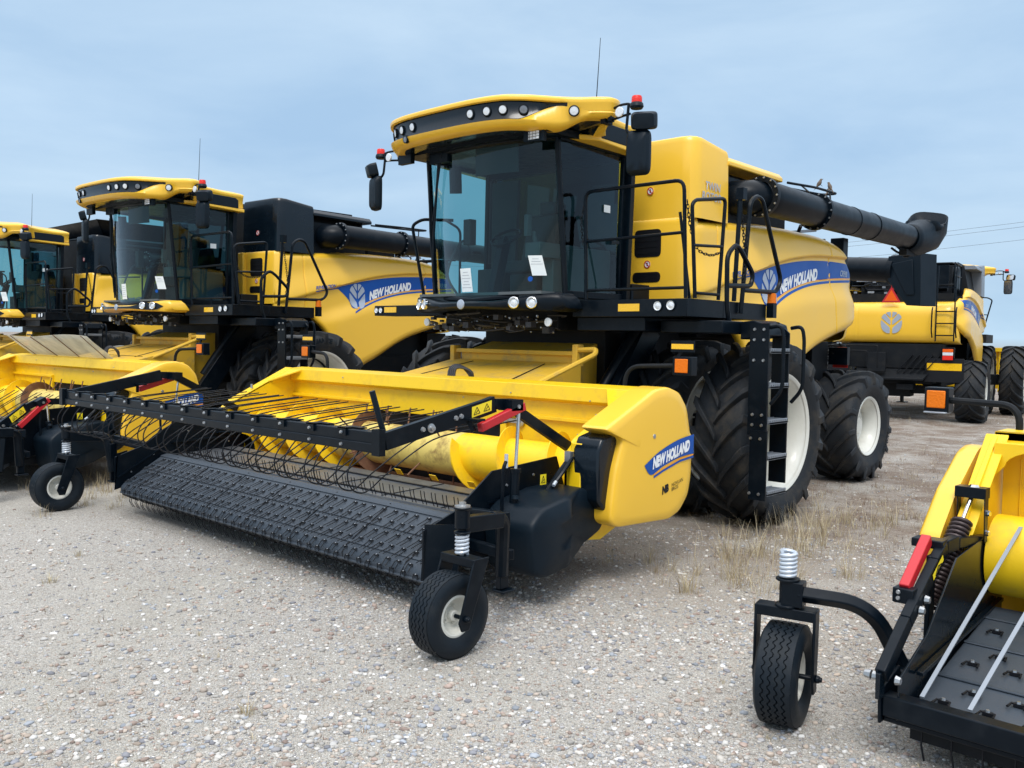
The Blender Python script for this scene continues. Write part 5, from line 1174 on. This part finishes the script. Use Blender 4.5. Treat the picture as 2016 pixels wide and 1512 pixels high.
def stones():
    # real pebbles lying on the yard, denser and larger nearest the camera
    m,n,l,b=nmat('pebbles'); b.inputs['Roughness'].default_value=.75; b.inputs['Specular IOR Level'].default_value=.3
    at=n.new('ShaderNodeAttribute'); at.attribute_name='tone'; l.new(at.outputs['Color'],b.inputs['Base Color'])
    t=(1+5**.5)/2; iv=np.array([(-1,t,0),(1,t,0),(-1,-t,0),(1,-t,0),(0,-1,t),(0,1,t),(0,-1,-t),(0,1,-t),(t,0,-1),(t,0,1),(-t,0,-1),(-t,0,1)])/math.sqrt(1+t*t)
    ifc=np.array([(0,11,5),(0,5,1),(0,1,7),(0,7,10),(0,10,11),(1,5,9),(5,11,4),(11,10,2),(10,7,6),(7,1,8),(3,9,4),(3,4,2),(3,2,6),(3,6,8),(3,8,9),(4,9,5),(2,4,11),(6,2,10),(8,6,7),(9,8,1)])
    # one subdivision for nearer pebbles
    def sub(v,f):
        v=list(map(tuple,v)); cache={}; nf=[]
        def midp(a,b):
            k=(min(a,b),max(a,b))
            if k not in cache:
                p=(np.array(v[a])+np.array(v[b])); v.append(tuple(p/np.linalg.norm(p))); cache[k]=len(v)-1
            return cache[k]
        for a,b_,c in f:
            x,y,z=midp(a,b_),midp(b_,c),midp(c,a); nf+=[(a,x,z),(b_,y,x),(c,z,y),(x,y,z)]
        return np.array(v),np.array(nf)
    v2,f2=sub(iv,ifc)
    pal=np.array([(.42,.39,.35),(.52,.50,.47),(.34,.33,.33),(.24,.24,.26),(.45,.38,.32),(.34,.26,.22),(.64,.62,.59),(.40,.33,.27),(.31,.33,.36),(.48,.45,.41),(.42,.40,.37)])
    def batch(N,rmin,rmax,smin,smax,base,faces,name,half=36):
        u=rng.random(N); r=np.sqrt(rmin**2+u*(rmax**2-rmin**2)) if rmax<9 else rmin*(rmax/rmin)**u
        a=(rng.random(N)*2-1)*rad(half); base_ang=math.atan2(VD.y,VD.x)
        x=CAM.x+r*np.cos(base_ang+a); y=CAM.y+r*np.sin(base_ang+a)
        # pebbles gather in drifts; the bare tan dirt to the lower left has fewer
        dens=.55+.45*np.sin(x*.9+1.3*np.sin(y*.7))*np.sin(y*1.1+.8*np.sin(x*.6)); side=1.05-.78/(1+np.exp(-(a-rad(4))*7)); keep=rng.random(N)<np.clip(dens*side+.12,0,1); x=x[keep]; y=y[keep]; N=len(x)
        s=smin*(smax/smin)**(rng.random(N)**3.0); 
        sc=np.stack([s*(.8+.7*rng.random(N)),s*(.7+.5*rng.random(N)),s*(.38+.35*rng.random(N))],1)
        th=rng.random(N)*2*pi; nv=len(base)
        J=1+(rng.random((N,nv,1))-.5)*.46
        P=base[None]*J*sc[:,None,:]; c,s_=np.cos(th)[:,None],np.sin(th)[:,None]
        X=P[...,0]*c-P[...,1]*s_+x[:,None]; Y=P[...,0]*s_+P[...,1]*c+y[:,None]; Z=P[...,2]+sc[:,2][:,None]*.35
        co=np.stack([X,Y,Z],2).reshape(-1,3).astype(np.float32)
        F=(faces[None]+(np.arange(N)*nv)[:,None,None]).reshape(-1,3).astype(np.int32)
        me=bpy.data.meshes.new(name); me.vertices.add(len(co)); me.vertices.foreach_set('co',co.ravel()); me.loops.add(F.size); me.loops.foreach_set('vertex_index',F.ravel()); me.polygons.add(len(F)); me.polygons.foreach_set('loop_start',np.arange(0,F.size,3,dtype=np.int32)); me.polygons.foreach_set('use_smooth',np.ones(len(F),bool))
        me.update(calc_edges=True)
        pc=pal[rng.integers(0,len(pal),N)]*(.70+.60*rng.random((N,1))); ca=me.color_attributes.new('tone','FLOAT_COLOR','POINT'); cc=np.ones((N,nv,4),np.float32); cc[...,:3]=pc[:,None,:]*(1+(rng.random((N,nv,1))-.5)*.12); ca.data.foreach_set('color',cc.ravel())
        me.materials.append(m); o=bpy.data.objects.new(name,me); COL.objects.link(o); tag(o,label='pale mixed pebbles scattered loosely over the gravel yard',cat='gravel',kind='stuff')
        return o
    a=batch(95000,2.8,9.5,.0045,.0195,v2,f2,'pebbles'); b_=batch(80000,4,34,.004,.017,iv,ifc,'far_pebbles'); c=batch(110000,2.8,9.0,.0022,.005,iv,ifc,'fine')
    # one object
    bm=[a,b_,c]
    for o in bm[1:]: pass
    with bpy.context.temp_override(active_object=a,selected_editable_objects=bm,selected_objects=bm): bpy.ops.object.join()
def grass():
    m,n,l,b=nmat('dead_grass'); b.inputs['Roughness'].default_value=.8
    at=n.new('ShaderNodeAttribute'); at.attribute_name='tone'; l.new(at.outputs['Color'],b.inputs['Base Color'])
    V_=[];F_=[];C_=[]
    r=random.Random(11)
    def blade(x,y,h,w,lean,az,col):
        o=len(V_); n_=4
        dx,dy=cos(az),sin(az); px,py=-dy,dx
        for i in range(n_+1):
            t=i/n_; s=lean*h*t**1.8; ww=w*(1-t)**.7
            c=(x+dx*s,y+dy*s,h*t*(1-.25*lean*t))
            V_.append((c[0]+px*ww,c[1]+py*ww,c[2])); V_.append((c[0]-px*ww,c[1]-py*ww,c[2])); C_.extend([col]*2)
        for i in range(n_): F_.append((o+2*i,o+2*i+1,o+2*i+3,o+2*i+2))
    def tuft(x,y,n,h,sp,cols):
        for k in range(n):
            a=r.uniform(0,2*pi); d=sp*r.random()**.7; blade(x+d*cos(a),y+d*sin(a),h*r.uniform(.35,1.1),r.uniform(.0012,.0028),r.uniform(.1,1.0),a+r.uniform(-.8,.8),r.choice(cols))
    straw=[(.46,.38,.23,1),(.38,.31,.19,1),(.55,.47,.31,1),(.30,.23,.15,1)]; brown=[(.16,.11,.08,1),(.22,.15,.11,1),(.28,.20,.14,1)]
    # the clumps the photo shows
    for (x,y,n_,h,sp) in ((3.05,-1.75,60,.34,.13),(3.2,-1.45,60,.42,.16),(3.30,-.85,70,.38,.2),(3.0,-.35,80,.35,.28),(2.95,.15,60,.33,.22),(3.55,-1.2,60,.28,.2),(3.45,-2.4,55,.34,.10),(3.62,-2.55,50,.26,.12),(3.4,-3.0,40,.30,.08),(3.95,-2.3,80,.30,.12),(4.10,-1.6,60,.26,.12),(4.0,.9,50,.2,.25),
        (-2.6,-4.1,60,.25,.16),(-3.4,-3.6,60,.25,.2),(-3.9,-4.4,60,.28,.16),(-4.6,-4.0,60,.3,.18),(-2.9,-5.5,40,.14,.1),(3.05,-6.6,40,.10,.05),(1.2,-7.3,30,.10,.05),(-.2,-6.4,40,.09,.06),(-.9,-5.9,30,.08,.05),(4.55,-3.4,40,.2,.1)):
        tuft(x,y,n_,h,sp,straw)
    # along wheel tracks and behind the machines
    for k in range(900):
        t=r.random(); 
        x=r.uniform(-9,3.6) if k%3 else r.uniform(1.5,6.5); y=r.uniform(-1.2,11) if k%3 else r.uniform(-.5,14)
        tuft(x,y,r.randint(5,12),r.uniform(.04,.13),r.uniform(.05,.16),straw if r.random()<.35 else brown)
    for k in range(95):
        x=r.gauss(3.2,.40); y=r.uniform(-3.0,1.6); tuft(x,y,r.randint(4,22),r.uniform(.10,.34),r.uniform(.04,.16),straw)
    for k in range(1000):
        x=r.uniform(2.0,7.5); y=r.uniform(-2.8,7); tuft(x,y,r.randint(3,12),r.uniform(.02,.09),r.uniform(.04,.16),straw if r.random()<.3 else brown)
    for k in range(120):
        x=r.uniform(-5.2,-2.8); y=r.uniform(-5.2,-3.0); tuft(x,y,r.randint(8,24),r.uniform(.06,.2),r.uniform(.05,.12),straw)
    for k in range(420):
        d=4.2+9*r.random()**1.2; a=math.atan2(VD.y,VD.x)+rad(r.uniform(-34,36)); tuft(CAM.x+d*cos(a),CAM.y+d*sin(a),r.randint(3,8),r.uniform(.015,.05),r.uniform(.02,.05),brown if r.random()<.6 else straw)
    for k in range(260): tuft(r.uniform(-6,4),r.uniform(14,24),14,r.uniform(.1,.25),.4,straw+brown)
    me=bpy.data.meshes.new('dry_grass'); me.from_pydata(V_,[],F_); ca=me.color_attributes.new('tone','FLOAT_COLOR','POINT'); ca.data.foreach_set('color',np.array(C_,np.float32).ravel()); me.materials.append(m)
    o=bpy.data.objects.new('dry_grass',me); COL.objects.link(o); tag(o,'sparse dry straw-coloured grass and dead weeds growing through the gravel','dry grass',kind='stuff')
def bird(loc,rz,label,s=1.):
    b=MB(); P=[(0,-.052,.062),(0,-.045,.065),(0,-.036,.066),(0,-.024,.060),(0,-.008,.045),(0,.012,.035),(0,.034,.026),(0,.055,.016),(0,.095,.0)]
    b.tube([tuple(c*s for c in p) for p in P],[r*s for r in (.003,.012,.0165,.0165,.024,.027,.021,.011,.006)],12)
    o=b.build('sparrow','bird'); o.location=loc; o.rotation_euler=(-.55,0,rz); tag(o,label,'bird','small birds perched on the tank rail')
    q=MB(); q.tube([(0,-.050*s,.062*s),(0,-.066*s,.058*s)],[.005*s,.001*s],6); q.build('beak','ink',o)
    q=MB(); 
    for x in (-.008,.008): q.tube([(x*s,.004*s,.014*s),(x*s,-.006*s,-.018*s)],.0016,5)
    q.build('leg','ink',o)
    q=MB(); q.prism([(-.010*s,.04*s,.022*s),(.010*s,.04*s,.022*s),(.008*s,.115*s,-.008*s),(-.008*s,.115*s,-.008*s)],(0,0,.004)); q.build('tail','bird',o)
def power_lines():
    for i,(a,b,lab) in enumerate((((8.,74,13.6),(95,120,24),'top wire of the overhead line at the right of the sky'),((8.,74,13.3),(95,120,23),'middle wire of the overhead line at the right of the sky'),((8.,74,12.5),(95,120,20.6),'lowest wire of the overhead line at the right of the sky'))): pass
def wires():
    # overhead line far behind the yard
    R=empty('overhead_line',(0,70,0),0,'thin dark overhead wires crossing the sky far behind the machines','power line')
    for z in (13.0,12.55,11.3):
        q=MB(); pts=[]
        for k in range(41):
            t=k/40; x=-260+420*t; y=-10+50*t; sag=2.2*math.sin(pi*((t*5)%1)); pts.append((x,y,z-sag+3.*t))
        q.tube(pts,.013,4,cap=False); q.build('wire','wire',R)
    for k in range(6):
        t=k/5; x=-260+420*t
        if True:
            q=MB(); q.tube([(x,-10+50*t,0),(x,-10+50*t,13.3+3*t)],[.16,.10],8); q.bar((x-1.1,-10+50*t,12.9+3*t),(x+1.1,-10+50*t,12.9+3*t),.1,.1); q.build('pole','concrete',R)
def far_things():
    # light pole behind the far combine
    R=empty('yard_light_pole',(9.1,62,0),0,'slim dark pole with a flat lamp head on the skyline beside the rear-facing combine','light pole')
    q=MB(); q.tube([(0,0,0),(0,0,5.6)],[.10,.07],8); q.build('pole','dark',R); q=MB(); q.box((-.9,-.15,5.5),(.9,.15,5.66)); q.build('lamp_head','dark',R)
    # folded seeding toolbar on the skyline
    R=empty('seeding_toolbar',(14,52,0),0,'long dark folded seeding toolbar with red shanks on the horizon at the right','farm implement')
    q=MB(); q.box((-9,-.3,.9),(26,.3,1.15)); q.box((-9,-.2,1.75),(26,.2,1.95)); 
    r=random.Random(2)
    for k in range(70): x=-8.8+.5*k; q.bar((x,0,1.0),(x,0,1.9),.08,.08); 
    q.build('frame','dark',R)
    q=MB()
    for k in range(110): x=-8.9+.32*k; q.bar((x,-.35,1.7+r.uniform(-.1,.2)),(x+r.uniform(-.2,.2),-.5,.5),.09,.12)
    q.build('shanks','tanred',R)
    q=MB()
    for k in range(34): x=-8.6+1.0*k; q.tube([(x,-.2,1.9),(x+r.uniform(-.05,.05),-.2,2.1+r.random()*.5)],.03,5)
    for k in range(4): q.tube([(-7+7*k,0,1.9),(-7+7*k,0,3.6)],.05,6)
    q.build('hose_masts','dark',R)
    # yellow header back standing beyond the rear-facing machine
    R=empty('header_frame',(-1.2,22.6,0),rad(4),'yellow header back frame raised in front of the rear-facing combine, seen behind its large tyres','header')
    q=MB(); q.box((-3.6,-.2,1.78),(4.5,.2,1.90)); q.box((-.1,-.1,.5),(.15,.1,1.78)); q.box((.18,-.02,1.3),(4.5,.02,1.78)); q.box((-3.5,-.02,.6),(-.12,.02,1.78)); q.build('frame','hyellow',R,bevel=.01)
    for x in (-3.0,3.6):
        q=MB(); q.bar((x,-.05,.0),(x,-.05,.9),.10,.10); q.box((x-.15,-.15,0),(x+.15,.15,.03)); q.build('stand_leg','dark',R)
    # another unloading tube reaching across behind the nearest machine
    a=V((.54,8.75,3.38)); d=V((-.83,.21,.07)).normalized(); e=a+d*6.2; O=V((e.x,e.y,0))
    R=empty('unloading_tube',tuple(O),0,'dark unloading tube with a broad spout hanging in front of the rear-facing combine','unloading auger')
    q=MB(); q.tube([e-O+V((0,0,-3.5)),e-O+V((0,0,-.4))]+[e-O,a-d*.0-O] if 0 else [e-O,a-O],.235,28); q.build('tube','black',R,angle=40)
    q=MB(); q.tube([e-O+V((.1,0,-3.6)),e-O+V((.1,0,.1))],.25,20); q.box((-.5,-.5,0),(.6,.5,.15)); q.build('support_column','black',R)
    q=MB(); q.lathe([(.2,-.06),(.30,-.06),(.30,.06),(.2,.06)],a-O,d,28); q.build('tube_flange','black',R)
    def rg(c,w,h,n=20,e_=.5):
        u=d; out=[]
        for k in range(n):
            t=2*pi*k/n; x=w/2*abs(cos(t))**e_*(1 if cos(t)>0 else -1); y=h/2*abs(sin(t))**e_*(1 if sin(t)>0 else -1); out.append(V(c)-O+u*x+V((.25*y,.97*y,0)))
        return out
    u=V((-d.x,-d.y,0)).normalized(); w=V((-u.y,u.x,0)); q=MB(); q.prism([a-O+u*s_+V((0,0,z))-w*.25 for s_,z in ((-.02,.25),(.66,.27),(.68,-.70),(.40,-.69),(-.02,-.20))],w*.5); q.prism([a-O+u*s_+V((0,0,z))-w*.27 for s_,z in ((.05,.10),(.50,.16),(.56,-.5),(.40,-.5))],w*.02); q.build('discharge_spout','plastic',R,bevel=.04)
def world_and_camera():
    w=bpy.data.worlds.new('World'); S.world=w; w.use_nodes=True; n=w.node_tree.nodes; l=w.node_tree.links; n.clear()
    out=n.new('ShaderNodeOutputWorld'); bg=n.new('ShaderNodeBackground'); tc=n.new('ShaderNodeTexCoord'); sx=n.new('ShaderNodeSeparateXYZ'); l.new(tc.outputs['Generated'],sx.inputs[0])
    SUN_EL,SUN_AZ=rad(52),rad(150)
    sky=n.new('ShaderNodeTexSky'); sky.sky_type='NISHITA'; sky.sun_disc=False; sky.sun_elevation=SUN_EL; sky.sun_rotation=SUN_AZ; sky.dust_density=4; sky.air_density=1.2
    # overcast: pale blue-grey near the horizon, brighter cloud deck overhead
    r=n.new('ShaderNodeValToRGB'); e=r.color_ramp.elements
    e[0].position=0; e[0].color=(.30,.29,.28,1); e[1].position=1; e[1].color=(1.55,1.60,1.66,1)
    for p,c in ((.495,(.30,.30,.30)),(.503,(.400,.545,.670)),(.53,(.350,.482,.615)),(.60,(.312,.445,.600)),(.67,(.330,.458,.602)),(.80,(.74,.84,.97))):
        k=e.new(p); k.color=(*c,1)
    mr=n.new('ShaderNodeMapRange'); mr.inputs['From Min'].default_value=-1; l.new(sx.outputs['Z'],mr.inputs['Value']); l.new(mr.outputs['Result'],r.inputs['Fac'])
    mp=n.new('ShaderNodeMapping'); mp.inputs['Scale'].default_value=(1.2,1.2,4.5); l.new(tc.outputs['Generated'],mp.inputs['Vector'])
    no=n.new('ShaderNodeTexNoise'); no.inputs['Scale'].default_value=1.9; no.inputs['Detail'].default_value=9; no.inputs['Roughness'].default_value=.56; no.inputs['Distortion'].default_value=.3; l.new(mp.outputs['Vector'],no.inputs['Vector'])
    cr=n.new('ShaderNodeValToRGB'); cr.color_ramp.elements[0].position=.35; cr.color_ramp.elements[0].color=(.87,.91,.95,1); cr.color_ramp.elements[1].position=.68; cr.color_ramp.elements[1].color=(1.20,1.13,1.07,1); l.new(no.outputs['Fac'],cr.inputs['Fac'])
    mx=n.new('ShaderNodeMix'); mx.data_type='RGBA'; mx.blend_type='MULTIPLY'; mx.inputs['Factor'].default_value=1; l.new(r.outputs['Color'],mx.inputs['A']); l.new(cr.outputs['Color'],mx.inputs['B'])
    ss=n.new('ShaderNodeMix'); ss.data_type='RGBA'; ss.inputs['Factor'].default_value=1; ss.blend_type='ADD'; 
    sc=n.new('ShaderNodeMix'); sc.data_type='RGBA'; sc.blend_type='MULTIPLY'; sc.inputs['Factor'].default_value=1; sc.inputs['B'].default_value=(.006,.006,.006,1); l.new(sky.outputs['Color'],sc.inputs['A'])
    l.new(mx.outputs['Result'],ss.inputs['A']); l.new(sc.outputs['Result'],ss.inputs['B'])
    l.new(ss.outputs['Result'],bg.inputs['Color']); bg.inputs['Strength'].default_value=1.0; l.new(bg.outputs[0],out.inputs['Surface'])
    su=bpy.data.lights.new('overcast_sun','SUN'); su.energy=1.3; su.angle=rad(20); su.color=(1,.97,.93); so=bpy.data.objects.new('overcast_sun',su); COL.objects.link(so)
    d=V((.42,-.62,.95)).normalized(); so.rotation_euler=d.to_track_quat('Z','Y').to_euler(); so.location=(0,0,30)
    cd=bpy.data.cameras.new('camera'); co=bpy.data.objects.new('camera',cd); COL.objects.link(co); S.camera=co
    yaw,pitch,roll=YAW,PITCH,ROLL
    dv=V((-sin(yaw)*cos(pitch),cos(yaw)*cos(pitch),-sin(pitch))); rv=V((cos(yaw),sin(yaw),0)); uv=rv.cross(dv)
    r2=rv*cos(roll)+uv*sin(roll); u2=-rv*sin(roll)+uv*cos(roll)
    mtx=Matrix((r2,u2,-dv)).transposed().to_4x4(); mtx.translation=CAM; co.matrix_world=mtx
    cd.sensor_fit='HORIZONTAL'; cd.sensor_width=36; cd.lens=36*FOC/2016; cd.clip_start=.05; cd.clip_end=4000
    S.render.engine='CYCLES'; S.view_settings.view_transform='Standard'; S.view_settings.look='None'; S.view_settings.exposure=.5; S.view_settings.gamma=1
    S.cycles.max_bounces=7; S.cycles.transparent_max_bounces=16; S.cycles.use_denoising=True

YAW,PITCH,ROLL,FOC=0.75501,0.05077,0.01656,1780.38
G='combine harvesters parked side by side'; GH='pickup headers'
A=combine('combine_harvester',(0,0,0),0,'nearest yellow combine harvester with yellow grain tank and black panel under the windscreen')
B=combine('combine_harvester',(-8.25,-.25,.05),rad(2.8),'combine harvester with black grain tank and yellow lamp panel, just left of the nearest one',tankcol='blackgloss',fascia_paint='yellow',inner=True,letters=False)
C=copy_tree(B); C.location=(-16.7,.1,0); C.rotation_euler=(0,0,rad(.5)); q=MB(); q.prism([(-1.3,.2,4.25),(1.35,.2,4.25),(1.75,-.15,4.62),(-1.7,-.15,4.62)],(0,.03,0)); q.prism([(1.35,.2,4.25),(1.35,1.9,4.25),(1.80,2.1,4.60),(1.75,-.15,4.62)],(-.03,0,.01)); q.prism([(-1.35,.2,4.25),(-1.35,1.9,4.25),(-1.80,2.1,4.60),(-1.75,-.15,4.62)],(.03,0,.01)); q.prism([(-1.3,1.9,4.25),(1.3,1.9,4.25),(1.8,2.1,4.60),(-1.8,2.1,4.60)],(0,.03,0)); q.build('tank_extension','black',C)
C['label']='combine harvester partly cut off by the left edge, with black grain tank'
D=combine('combine_harvester',(-2.49,19.27,0),rad(189.9),'combine harvester facing away with orange warning triangle and leaf emblem on its rear hood',tankcol='greypanel',letters=False,model='CR895',offside=False)
for o in (A,B,C,D): o['group']=G
H1=header('pickup_header',(0,0,0),0,'pickup header on the nearest combine, with a raised windguard over its black belt',GH)
H2=header('pickup_header',(-7.45,-.75,0),rad(2.8),'pickup header on the second combine with a dusty clear sheet standing on its beam',GH,arm_angle=rad(26),deflector=True,text_on=False)
H4=near_header()
bird((1.735,2.75,4.075),2.2,'small brown bird on the tank rail, leftmost of the group')
bird((1.72,3.0,4.065),-1.9,'small brown bird on the tank rail, lower one in the middle')
bird((1.60,3.34,4.07),2.6,'small brown bird on the tank rail, at its far right tip')
ground(); stones(); grass(); wires(); far_things(); world_and_camera()
